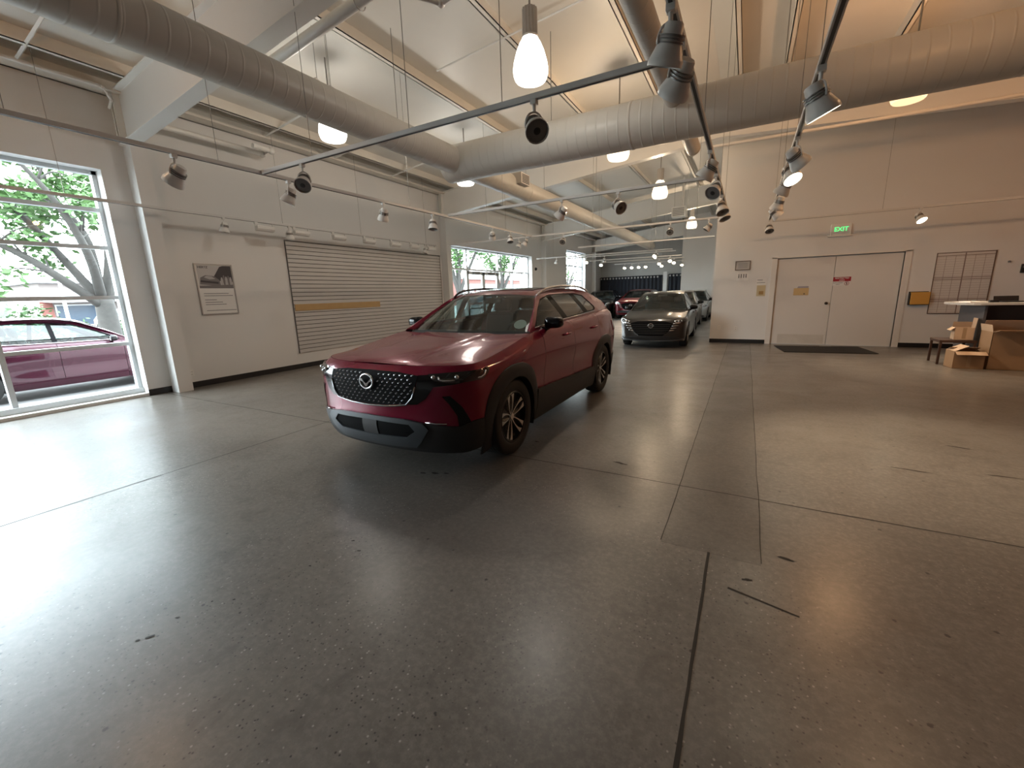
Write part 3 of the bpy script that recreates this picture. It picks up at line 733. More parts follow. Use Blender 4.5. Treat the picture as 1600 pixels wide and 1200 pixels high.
MB().rbox((.0195, .02, .93), (.031, 2.52, 1.075), .003).build('timber_rail', simple('tan_wood_strip', (.46, .30, .13), .5, noise=.1, nscale=6), t)['label'] = 'tan wooden strip fixed across the slats'

def outlet(label, loc, R, group=None):
    t = thing('power_outlet', label, 'outlet', loc, 0, group); t.matrix_world = Matrix.Translation(loc) @ R
    MB().rbox((-.036, -.058, 0), (.036, .058, .007), .003).build('cover_plate', M['white'], t)
    for s in (-1, 1):
        mb = MB()
        for x in (-.009, .006): mb.box((x, s*.024-.007, .007), (x+.003, s*.024+.007, .0085))
        mb.build('socket', M['ink'], t)
RL = Matrix(((0,0,1,0),(1,0,0,0),(0,1,0,0),(0,0,0,1))); RB = Matrix(((1,0,0,0),(0,0,-1,0),(0,1,0,0),(0,0,0,1)))
outlet('white power outlet low on the left wall below the poster', (XL, 3.72, .27), RL)
outlet('white power outlet low on the door wall, close to the corner', (-.60, YD, .42), RB)
outlet('white power outlet low on the door wall, nearer the doors', (-.19, YD, .40), RB)

# exit sign
t = thing('exit_sign', 'white exit sign with green letters above the double doors', 'sign', (1.875, YD, 2.79))
MB().rbox((-.2, -.05, -.13), (.2, -.006, .13), .008).box((-.24, -.075, -.155), (.24, 0, -.13)).build('sign_housing', M['white'], t)
text_part('EXIT', .135, Matrix(((1,0,0,0),(0,0,-1,-.0515),(0,1,0,.005),(0,0,0,1))), emit_mat('green_exit_glow', (.10, .85, .22), .75), 'exit_letters', t, bold=True)
# notices on and beside the doors
YL = YD+.04
t = thing('door_sign', 'red and white restricted area sign on the right door leaf', 'sign', (2.03, YL, 1.575))
MB().box((-.175, -.004, -.105), (.175, 0, .105)).build('sign_sheet', M['paper'], t)
rd = simple('sign_red', (.36, .02, .035), .45)
MB().box((-.175, -.0055, .0), (.175, -.0041, .105)).build('red_header', rd, t)
MS = lambda x, z, y=-.0062: Matrix(((1,0,0,x),(0,0,-1,y),(0,1,0,z),(0,0,0,1)))
text_part('RESTRICTED', .05, MS(0, .075), M['paper'], 'header_lettering', t, ext=.0003, bold=True)
text_part('AREA', .045, MS(0, .026), M['paper'], 'header_lettering', t, ext=.0003, bold=True)
text_part('AUTHORIZED', .032, MS(-.07, -.035, -.0046), M['ink'], 'small_lettering', t, ext=.0003)
text_part('ONLY', .032, MS(-.07, -.072, -.0046), M['ink'], 'small_lettering', t, ext=.0003)
ps = MB().tube([(.1+.043*math.cos(a), -.006, -.052+.043*math.sin(a)) for a in [2*PI*k/24 for k in range(24)]], .004, 6, closed=True)
ps.box((-.031, -.003, -.003), (.031, .003, .003), Matrix.Translation((.1, -.006, -.052)) @ Matrix.Rotation(PI/4, 4, 'Y')); ps.build('prohibition_ring', rd, t)
MB().box((.093, -.0055, -.085), (.107, -.0042, -.03)).ball((.1, -.005, -.025), (.008, .002, .008)).build('figure_pictogram', M['ink'], t)
t = thing('paper_envelope', 'tan envelope taped to the left door leaf with a grey slip behind', 'envelope', (1.22, YL, 1.37))
MB().box((-.16, -.006, -.11), (.16, -.002, .07)).build('envelope_sheet', M['manila'], t)
MB().add([(-.09, -.0015, .07), (.15, -.0015, .06), (.15, -.0015, .115), (-.07, -.0015, .115)], [(0,1,2,3)]).build('grey_slip', simple('grey_paper', (.36, .35, .40), .6), t)
MB().ball((.07, -.007, -.075), (.018, .003, .014)).build('string_button', M['ink'], t)
t = thing('wall_plaque', 'small framed plaque high on the wall left of the doors', 'plaque', (-.14, YD, 2.07))
MB().box((-.17, -.012, -.11), (.17, 0, .11)).build('plaque_board', simple('grey_plaque_face', (.50, .48, .46), .4), t)
mb = MB()
for a, b in (((-.18, -.12), (.18, -.10)), ((-.18, .10), (.18, .12)), ((-.18, -.1), (-.16, .1)), ((.16, -.1), (.18, .1))): mb.box((a[0], -.018, a[1]), (b[0], 0, b[1]))
mb.build('plaque_frame', simple('brown_frame', (.16, .125, .10), .5), t)
mb = MB()
for z in (.05, .015, -.02, -.055): mb.box((-.11, -.0128, z-.006), (.11, -.0121, z+.006))
mb.build('plaque_lettering', M['inkg'], t)
t = thing('notice_sign', 'white notice with four small dark figures under the framed plaque', 'notice', (-.13, YD, 1.80))
MB().box((-.14, -.003, -.12), (.14, 0, .10)).build('notice_sheet', M['paper'], t)
mb = MB()
for x in (-.085, -.03, .03, .085): mb.ball((x, -.004, .035), (.014, .002, .014)).box((x-.01, -.005, -.05), (x+.01, -.0031, .018))
mb.build('figure_pictograms', M['ink'], t)
t = thing('notice_sign', 'small white notice with two printed lines left of the door frame', 'notice', (.32, YD, 1.64))
MB().box((-.12, -.003, -.09), (.12, 0, .09)).build('notice_sheet', M['paper'], t)
MB().box((-.09, -.0045, .03), (.03, -.0031, .045)).box((-.10, -.0045, -.04), (.09, -.0031, -.026)).build('printed_lines', M['inkg'], t)
t = thing('notice_sign', 'yellowish notice with a brown patch beside the left door casing', 'notice', (.33, YD, 1.40))
MB().box((-.1, -.004, -.14), (.1, 0, .14)).build('notice_sheet', simple('yellowed_paper', (.56, .47, .30), .6), t)
MB().box((-.045, -.0055, -.1), (.06, -.0041, -.01)).build('brown_patch', simple('brown_print', (.36, .22, .08), .6), t)
# pocket with envelopes, planning board, controls
t = thing('wall_pocket', 'black wall pocket holding an orange-brown envelope right of the doors', 'wall pocket', (3.47, YD, 1.14))
MB().box((-.17, -.10, -.14), (-.155, 0, .12)).box((.155, -.10, -.14), (.17, 0, .12)).box((-.17, -.1, -.15), (.17, 0, -.14)).box((-.17, -.01, -.14), (.17, 0, .15)).build('pocket_body', M['black'], t)
MB().rbox((-.15, -.125, -.138), (.175, -.02, .135), .004).build('orange_envelope', simple('orange_envelope', (.62, .33, .07), .55), t)
t = thing('planning_board', 'large gridded planning board of paper sheets on the door wall at right', 'board', (4.14, YD, 1.45))
MB().box((-.46, -.012, -.66), (.46, 0, .66)).build('board_sheet', simple('offwhite_board', (.66, .63, .60), .5), t)
mb = MB()
for a, b in (((-.47, -.67), (.47, -.65)), ((.45, -.65), (.47, .67)), ((-.47, .655), (.47, .67)), ((-.47, -.65), (-.458, .655))): mb.box((a[0], -.02, a[1]), (b[0], 0, b[1]))
mb.build('board_frame', simple('brown_board_frame', (.16, .11, .09), .5), t)
mb = MB()
for x in (-.31, -.155, .155, .31): mb.box((x-.003, -.0135, -.64), (x+.003, -.0121, .6))
mb.box((-.012, -.015, -.65), (.008, -.0121, .65))
for z in (.6, .13, .085, -.34, -.385): mb.box((-.455, -.014, z-.007), (.45, -.0121, z+.007))
for k in range(24):
    z = -.62 + k*.052; mb.box((-.45, -.0131, z-.0015), (.445, -.0121, z+.0015))
mb.build('ruled_grid', simple('brown_ruling', (.26, .20, .18), .6), t)
t = thing('wall_control', 'small black wall control box at the far right of the door wall', 'control', (5.06, YD, 1.72)); MB().rbox((-.05, -.04, -.09), (.05, 0, .09), .006).build('control_box', M['black'], t)
MB().box((-.03, -.042, .01), (.03, -.0401, .05)).build('control_display', M['grey'], t)
t = thing('wall_hook', 'small dark hook right of the planning board', 'hook', (4.82, YD, 1.87)); MB().cyl((0, 0, 0), (0, -.03, 0), .02, n=14).tube([(0, -.03, 0), (0, -.05, -.02), (0, -.06, 0)], .006, 6).build('hook_body', M['grey'], t)
t = thing('door_mat', 'black rubber mat on the floor before the double doors', 'mat', (1.67, 12.18, 0), math.radians(7))
MB().rbox((-.88, -.6, 0), (.88, .6, .014), .006).build('mat_pad', simple('black_ribbed_mat', (.012, .011, .011), .8, bump=.5, bscale=120), t)
MB().box((.1, .585, .0142), (.34, .60, .0165)).build('mat_tag', M['paper'], t)

# ------------------------------------------------------------------ counter and boxes
t = thing('reception_counter', 'charcoal reception counter with pale rounded top at the right edge', 'counter', (3.72, 10.6, 0))
dg = simple('charcoal_laminate', (.085, .08, .085), .45); db = simple('dark_brown_laminate', (.035, .028, .025), .4)
MB().rbox((0, 0, 0), (.04, 1.0, 1.07), .004).build('end_panel', dg, t)
MB().box((.04, .16, .04), (3.4, .19, 1.07)).build('front_panel', db, t)
MB().box((.04, .22, 0), (3.4, .26, .05)).box((3.38, .16, 0), (3.42, 1.0, 1.07)).build('plinth', db, t)
poly = [(3.5, -.12), (3.5, 1.05), (-.1, 1.05)] + [(-.1-.25*math.sin(PI*k/10), .465+.585*math.cos(PI*k/10)) for k in range(1, 10)] + [(-.1, -.12)]
MB().prism(poly, 1.07, 1.105).build('counter_top', simple('pale_counter_top', (.46, .44, .42), .3), t)
t = thing('laptop', 'black laptop standing open on the counter top', 'laptop', (4.15, 10.95, 1.105), math.radians(8))
MB().rbox((-.17, -.12, 0), (.17, .12, .018), .004).build('keyboard_base', M['black'], t)
MB().rbox((-.17, -.006, 0), (.17, .006, .09), .003, Matrix.Translation((0, .12, .018)) @ Matrix.Rotation(math.radians(-14), 4, 'X')).build('screen_lid', M['black'], t)
t = thing('paper_stack', 'white papers lying at the rounded left end of the counter', 'papers', (3.68, 11.0, 1.105), .2); MB().rbox((-.12, -.15, 0), (.12, .15, .02), .002).build('sheets', M['paper'], t)
t = thing('stapler', 'small black stapler lying on the counter beside the white papers', 'stapler', (3.9, 10.85, 1.105), .5); MB().rbox((-.08, -.02, 0), (.08, .02, .014), .004).build('stapler_base', M['black'], t); MB().rbox((-.08, -.017, .016), (.08, .017, .042), .008).build('stapler_arm', M['black'], t)

def carton(label, loc, d, rz, flaps, mat=None, name='cardboard_box'):
    """open carton: four walls, bottom, and the given flaps (side, tilt degrees from the wall's own plane, outward)"""
    mat = mat or M['kraft']; w, l, h = d; s = .006
    t = thing(name, label, 'box', loc, math.radians(rz))
    MB().box((-w/2, -l/2, 0), (w/2, l/2, s)).box((-w/2, -l/2, 0), (w/2, -l/2+s, h)).box((-w/2, l/2-s, 0), (w/2, l/2, h)).box((-w/2, -l/2, 0), (-w/2+s, l/2, h)).box((w/2-s, -l/2, 0), (w/2, l/2, h)).build('box_walls', mat, t)
    MB().box((-.025, -l/2-.0015, h*.1), (.025, -l/2, h)).build('packing_tape', simple('tan_tape', (.36, .24, .14), .3), t)
    for side, deg, ln in flaps:
        a = {'f': 0, 'r': PI/2, 'b': PI, 'l': -PI/2}[side]
        W = w if side in 'fb' else l; D = l if side in 'fb' else w
        R = Matrix.Rotation(a, 4, 'Z') @ Matrix.Translation((0, -D/2, h)) @ Matrix.Rotation(math.radians(deg), 4, 'X')
        MB().box((-W/2+.004, -.002, 0), (W/2-.004, .002, ln), R).build('flap', M['kraft2'], t)
    return t
carton('big brown open carton in front of the counter', (4.35, 10.3, 0), (1.3, .42, .64), 0, (('f', 78, .2), ('b', -28, .2), ('l', 12, .12)))
carton('brown carton partly cut by the right edge, turned at an angle', (4.62, 9.52, 0), (.62, .42, .30), 24, (('f', 100, .16), ('r', 60, .2)), simple('orange_brown_cardboard', (.40, .21, .10), .7))
carton('small pale carton on the floor left of the counter', (3.455, 10.22, 0), (.40, .32, .30), 3, (('l', -62, .2), ('f', 120, .1), ('b', -70, .16)))
t = thing('side_table', 'low dark brown side table beside the counter end', 'table', (3.43, 10.74, 0))
wd = simple('dark_brown_wood', (.055, .028, .02), .4)
MB().rbox((-.25, -.24, .40), (.25, .24, .45), .008).build('table_top', wd, t)
for a in (-1, 1):
    for b in (-1, 1): MB().rbox((a*.225-.018, b*.215-.018, 0), (a*.225+.018, b*.215+.018, .40), .004).build('leg', wd, t)
carton('pale carton with a raised flap standing on the dark side table', (3.52, 10.68, .45), (.25, .24, .22), -6, (('r', 4, .17), ('b', -20, .1), ('l', 130, .08)), M['kraft2'])

# ------------------------------------------------------------------ curtain
cm = simple('navy_black_curtain', (.020, .024, .034), .75)
def curtain(label, x0, x1, zt):
    t = thing('curtain', label, 'curtain', (x0, YB-.35, 0)); W = x1-x0; n = int(W/.03); P = []
    for z in (.03, .8, 1.6, zt):
        row = []
        for k in range(n+1):
            x = W*k/n; a = x*2*PI/.24 + .5*math.sin(x*3.1+z*.4)
            row.append((x, .055*math.sin(a)*(1-.25*z/zt) + .012*math.sin(a*2.3), z))
        P.append(row)
    MB().grid(P).build('drape', cm, t, smooth=True)
    MB().cyl((-.05, 0, zt-.06), (W+.05, 0, zt-.06), .016, n=10).build('curtain_rod', M['black'], t)
    for k in range(int(W/.2)):
        x = .1+k*.2
        MB().tube([(x+.038*math.cos(a), -.085, zt-.11+.038*math.sin(a)) for a in [2*PI*i/12 for i in range(12)]], .016, 6, closed=True).build('grommet_ring', M['white'], t)
    for x in (0, W): MB().cyl((x, 0, zt-.06), (x, .35, zt-.06), .012, n=8).build('rod_bracket', M['black'], t)
curtain('wide dark navy curtain across the far end behind the cars', -8.66, -4.70, 2.42)
curtain('narrow dark navy curtain right of the white post at the far end', -4.32, -3.44, 2.46)
t = thing('white_post', 'white post standing between the two dark curtains', 'post', (-4.51, YB-.4, 0)); MB().rbox((-.12, -.05, 0), (.12, .05, 2.6), .01).build('post_shaft', M['white'], t)
t = thing('wall_notice', 'grey notice on the wall between the entrance and the narrow window', 'notice', (XL, 20.9, 1.75)); MB().box((0, -.3, -.14), (.012, .3, .14)).build('notice_board', simple('grey_notice', (.46, .45, .44), .5), t)
for yy in (-.08, .0, .08): MB().box((.0121, -.25, yy-.015), (.0135, .25, yy+.015)).build('printed_line', M['inkg'], t)
t = thing('camera_dome', 'small black camera dome high on the pier beside the entrance', 'camera', (XL, 18.2, 2.62)); MB().ball((.05, 0, 0), .07).build('dome', M['black'], t, smooth=True); MB().cyl((0, 0, 0), (.03, 0, 0), .075, n=20).build('mount_plate', M['white'], t)
# ------------------------------------------------------------------ vehicles
import numpy as np
def pch(tab):
    """smooth monotone interpolation through (x, y) pairs"""
    xs = [p[0] for p in tab]; ys = [p[1] for p in tab]; n = len(xs)
    if n == 2:
        return lambda x: ys[0] + (ys[1]-ys[0])*min(1, max(0, (x-xs[0])/(xs[1]-xs[0])))
    d = [(ys[i+1]-ys[i])/(xs[i+1]-xs[i]) for i in range(n-1)]
    m = [d[0]] + [0 if d[i-1]*d[i] <= 0 else 2*d[i-1]*d[i]/(d[i-1]+d[i]) for i in range(1, n-1)] + [d[-1]]
    def f(x):
        if x <= xs[0]: return ys[0]
        if x >= xs[-1]: return ys[-1]
        i = 0
        while x > xs[i+1]: i += 1
        h = xs[i+1]-xs[i]; t = (x-xs[i])/h
        return ys[i]*(1+2*t)*(1-t)**2 + h*m[i]*t*(1-t)**2 + ys[i+1]*t*t*(3-2*t) + h*m[i+1]*t*t*(t-1)
    return f
def dens(poly, sp):
    out = []
    for (x0, y0), (x1, y1) in zip(poly, poly[1:]+poly[:1]):
        k = max(1, int(math.ceil(math.hypot(x1-x0, y1-y0)/sp)))
        out += [(x0+(x1-x0)*i/k, y0+(y1-y0)*i/k) for i in range(k)]
    return out
def pin(P, poly):
    """points of P (n,2) inside poly"""
    x, y = P[:, 0], P[:, 1]; r = np.zeros(len(P), bool)
    for (x0, y0), (x1, y1) in zip(poly, poly[1:]+poly[:1]):
        if y0 == y1: continue
        c = ((y0 > y) != (y1 > y)) & (x < (x1-x0)*(y-y0)/(y1-y0)+x0)
        r ^= c
    return r
def tri(outer, holes=(), sp=.04):
    """triangulated flat region with even inner points -> 2D verts, faces, boundary loops"""
    loops = [dens(list(outer), sp)] + [dens(list(h), sp) for h in holes]
    bp = [p for l in loops for p in l]; E = []; o = 0; idx = []
    for l in loops:
        n = len(l); E += [(o+i, o+(i+1) % n) for i in range(n)]; idx.append(list(range(o, o+n))); o += n
    B = np.array(bp); lo = B.min(0); hi = B.max(0)
    g = []
    ny = int((hi[1]-lo[1])/(sp*.87))+1
    for j in range(ny+1):
        nx = int((hi[0]-lo[0])/sp)+1
        for i in range(nx+1): g.append((lo[0]+(i+.5*(j % 2))*sp, lo[1]+j*sp*.87))
    G = np.array(g)
    k = pin(G, loops[0])
    for l in loops[1:]: k &= ~pin(G, l)
    G = G[k]
    if len(G):
        dm = np.full(len(G), 9.)
        for b in B: dm = np.minimum(dm, np.hypot(G[:, 0]-b[0], G[:, 1]-b[1]))
        G = G[dm > sp*.55]
    V = [Vector(p) for p in bp] + [Vector((float(p[0]), float(p[1]))) for p in G]
    rv, re, rf, ov, oe, of = delaunay_2d_cdt(V, E, [], 0, 1e-6)
    back = {}
    for i, l in enumerate(ov):
        for q in l: back[q] = i
    C = np.array([[sum(rv[i].x for i in f)/3, sum(rv[i].y for i in f)/3] for f in rf])
    k = pin(C, loops[0])
    for l in loops[1:]: k &= ~pin(C, l)
    F = [tuple(f) for f, q in zip(rf, k) if q]
    return [(v.x, v.y) for v in rv], F, [[back[i] for i in l] for l in idx]

class Car:
    def __init__(s, P):
        s.P = P; s.W = P['W']; s.yc = P['yc']; s.yr = P['yr']; s.nf = P.get('nf', 2.5); s.nr = P.get('nr', 3.)
        s.nose = pch(P['nose']); s.tail = pch(P['tail']); s.prof = pch(P['prof']); s.plan = pch(P['plan']); s._zt = pch(P['ring'])
        s.rr = P.get('rr', .10); s.ri = P.get('ri', .055)
        zr = P.get('zref', .7)
        s.ft = s.arc(s.yc - s.nose(zr), s.nf); s.rt = s.arc(s.tail(zr) - s.yr, s.nr)
        s.Lf = s.ft[-1][0]; s.Lr = s.rt[-1][0]
        s.s0 = s.yc - s.Lf; s.s1 = s.yr + s.Lr
        s.R = P['R']; s.wb = P['wb']
    def arc(s, b, n):
        T = []; L = 0; q = None
        for k in range(121):
            ph = PI/2*k/120
            p = (s.W*math.sin(ph)**(2/n), b*math.cos(ph)**(2/n))
            if q: L += math.hypot(p[0]-q[0], p[1]-q[1])
            T.append((L, ph)); q = p
        return T
    def look(s, T, L):
        lo, hi = 0, len(T)-1
        L = max(0, min(T[-1][0], L))
        while hi-lo > 1:
            m = (lo+hi)//2
            if T[m][0] <= L: lo = m
            else: hi = m
        a, b = T[lo], T[hi]
        return a[1] + (b[1]-a[1])*(L-a[0])/max(1e-9, b[0]-a[0])
    def zt(s, u): return s._zt(u)
    def hw(s, y, z):
        w = s.W*s.prof(z)*s.plan(y)
        for yy, ww, a in s.P.get('bulge', ()): w += a*math.exp(-((y-yy)/ww)**2)*math.exp(-((z-.82)/.22)**2)
        for yy, ww, zz, zw, a in s.P.get('dent', ()): w += a*math.exp(-((y-yy)/ww)**4)*math.exp(-((z-zz)/zw)**2)
        return w
    def raw(s, u, z):
        if u < s.yc:
            ph = s.look(s.ft, u-s.s0); a = s.hw(s.yc, z); b = s.yc - s.nose(z)
            return a*max(0, math.sin(ph))**(2/s.nf), s.yc - b*max(0, math.cos(ph))**(2/s.nf)
        if u <= s.yr: return s.hw(u, z), u
        ph = s.look(s.rt, s.s1-u); a = s.hw(s.yr, z); b = s.tail(z)-s.yr
        return a*max(0, math.sin(ph))**(2/s.nr), s.yr + b*max(0, math.cos(ph))**(2/s.nr)
    def S(s, u, z):
        x, y = s.raw(u, z)
        d = s.zt(u) - z
        if d < s.rr:
            t = min(1.2, 1-d/s.rr); i = s.ri*t**2.2
            x0, y0 = s.raw(u-.01, z); x1, y1 = s.raw(u+.01, z)
            tx, ty = x1-x0, y1-y0; l = math.hypot(tx, ty) or 1
            x -= ty/l*i; y += tx/l*i
            x = max(0, x)
        return Vector((x, y, z))
    def N(s, u, z):
        e = .004
        a = s.S(u+e, z)-s.S(u-e, z); b = s.S(u, z+e)-s.S(u, z-e)
        n = a.cross(b); n.normalize()
        return n
    def ux(s, x, z):
        """unrolled coordinate of the point of the nose at half-width x"""
        a = s.hw(s.yc, z); ph = math.asin(min(1, max(0, x/a)**(s.nf/2)))
        for (l0, p0), (l1, p1) in zip(s.ft, s.ft[1:]):
            if p1 >= ph: return s.s0 + l0 + (l1-l0)*(ph-p0)/max(1e-9, p1-p0)
        return s.yc
    def fx(s, pts): return [(s.ux(x, z), z) for x, z in pts]

def mirror_add(mb, V, F, both=True, side=1):
    if both or side > 0: mb.add(V, F)
    if both or side < 0: mb.add([(-p[0], p[1], p[2]) for p in V], [f[::-1] for f in F])
def panel(car, name, outer, mat, par, holes=(), sp=.04, off=0., side=0, thick=0., smooth=True, fn=None):
    """body skin over the region outer (unrolled s, z); thick > 0 gives it turned-in edges"""
    fn = fn or (lambda u, z: car.S(u, z) + (car.N(u, z)*off if off else Vector()))
    v, F, loops = tri(outer, holes, sp)
    V = [fn(u, z) for u, z in v]
    if thick:
        o = len(V); V2 = list(V); F2 = list(F)
        for l in loops:
            base = len(V2)
            for i in l:
                u, z = v[i]; V2.append(car.S(u, z) + car.N(u, z)*(off-thick))
            n = len(l)
            for k in range(n): F2.append((l[k], l[(k+1) % n], base+(k+1) % n, base+k))
        V, F = V2, F2
    mb = MB(); mirror_add(mb, V, F, side == 0, side)
    return mb.build(name, mat, par, smooth=smooth, angle=35)
def arch_pts(cx, cz, r, a0, a1, n=28, k=2.0):
    out = []
    for i in range(n+1):
        a = math.radians(a0 + (a1-a0)*i/n); c, q = math.cos(a), math.sin(a)
        m = (abs(c)**k + abs(q)**k)**(-1/k)
        out.append((cx + r*m*c, cz + r*m*q))
    return out
def wheel_mesh(par, at, R, wdt, side, rim_r, style, rz=0.):
    """tyre with alloy rim; side +1 = outer face towards +x"""
    w = thing('wheel', None, None, at, 0); w.parent = par; w.rotation_euler = (0, 0, rz)
    Mt = Matrix.Rotation(PI/2, 4, 'Y') if side > 0 else Matrix.Rotation(-PI/2, 4, 'Y')
    h = wdt/2
    tp = [(rim_r, -h*.86), (rim_r+.02, -h*.97), (R-.05, -h), (R-.018, -h*.93), (R-.004, -h*.78), (R, -h*.6), (R, h*.6), (R-.004, h*.78), (R-.018, h*.93), (R-.05, h), (rim_r+.03, h*.98), (rim_r+.008, h*.93), (rim_r, h*.86)]
    MB().lathe(tp, 48, Mt).build('tyre', M['tyre'], w, smooth=True, angle=50)
    tg = MB()
    for q in (-.45, -.15, .15, .45): tg.lathe([(R+.0008, h*q-.004), (R+.0008, h*q+.004)], 48, Mt)
    tg.build('tread_groove', M['black'], w)
    rm = MB().lathe([(rim_r+.004, h*.88), (rim_r-.004, h*.93), (rim_r-.014, h*.9), (rim_r-.018, h*.5), (rim_r*.6, h*.42), (.05, h*.55), (0, h*.55)], 48, Mt)
    rm.build('rim', M[style.get('rim', 'rim_dark')], w, smooth=True, angle=40)
    sp = MB()
    for a0, sw in style['spokes']:
        L = []
        for k in range(9):
            t = k/8; r = .03 + (rim_r-.022-.03)*t
            a = math.radians(a0) + math.radians(sw)*t**1.3
            ww = style['w0'] + (style['w1']-style['w0'])*t**style.get('p', 2.)
            z = h*(.62 + .22*t)
            L.append((r, a, ww, z))
        V = []; F = []
        for r, a, ww, z in L:
            c, q = math.cos(a), math.sin(a)
            for sgn, dz in ((-1, 0), (1, 0), (1, -.03), (-1, -.03)):
                V.append(Mt @ Vector((r*c - q*ww/2*sgn, r*q + c*ww/2*sgn, z+dz)))
        for i in range(8):
            b = i*4
            F += [(b, b+1, b+5, b+4), (b+1, b+2, b+6, b+5), (b+3, b, b+4, b+7)]
        F += [(0, 3, 2, 1), (32, 33, 34, 35)]
        sp.add(V, F)
    sp.build('spokes', M['alloy'], w)
    MB().lathe([(.034, h*.6), (.03, h*.72), (0, h*.74)], 20, Mt).build('hub_cap', M['alloy'], w, smooth=True, angle=40)
    return w
M['tyre'] = simple('tyre_rubber', (.013, .013, .013), .7)
M['rim_dark'] = simple('gloss_black_rim', (.012, .012, .013), .25)
M['rim_silver'] = simple('silver_rim', (.35, .35, .36), .3, metal=.8)
M['alloy'] = simple('machined_alloy', (.62, .60, .58), .22, metal=.9)
M['clad'] = simple('textured_grey_black_cladding', (.015, .015, .0165), .55, bump=.1, bscale=300)
M['gloss'] = simple('gloss_black_trim', (.005, .005, .006), .14, spec=.35)
M['pillar'] = simple('satin_black_pillar', (.004, .004, .005), .5, spec=.06)
M['dark'] = simple('deep_black_opening', (.003, .003, .0035), .8, spec=.1)
M['sideglass'] = glass_mat('tinted_side_glass', (.42, .48, .47), 1.5)
M['carglass'] = glass_mat('car_windscreen_glass', (.52, .66, .63), 1.5)
M['priv'] = glass_mat('dark_privacy_glass', (.09, .10, .10), 1.5)
M['skid'] = simple('dark_silver_skid_trim', (.055, .064, .073), .42, metal=.2)
M['cabin'] = simple('black_cabin_trim', (.015, .015, .016), .7)
M['seat'] = simple('dark_seat_cloth', (.03, .03, .032), .7)
M['lampglass'] = simple('smoked_headlamp_lens', (.02, .022, .024), .06, coat=1)
M['lampsil'] = simple('headlamp_reflector', (.55, .56, .57), .15, metal=.9)
M['tail'] = simple('red_tail_lamp', (.22, .005, .008), .1, coat=1)
def paint(name, col, metal=.35, rough=.32):
    return simple(name, col, rough, metal=metal, coat=.6, spec=.3)

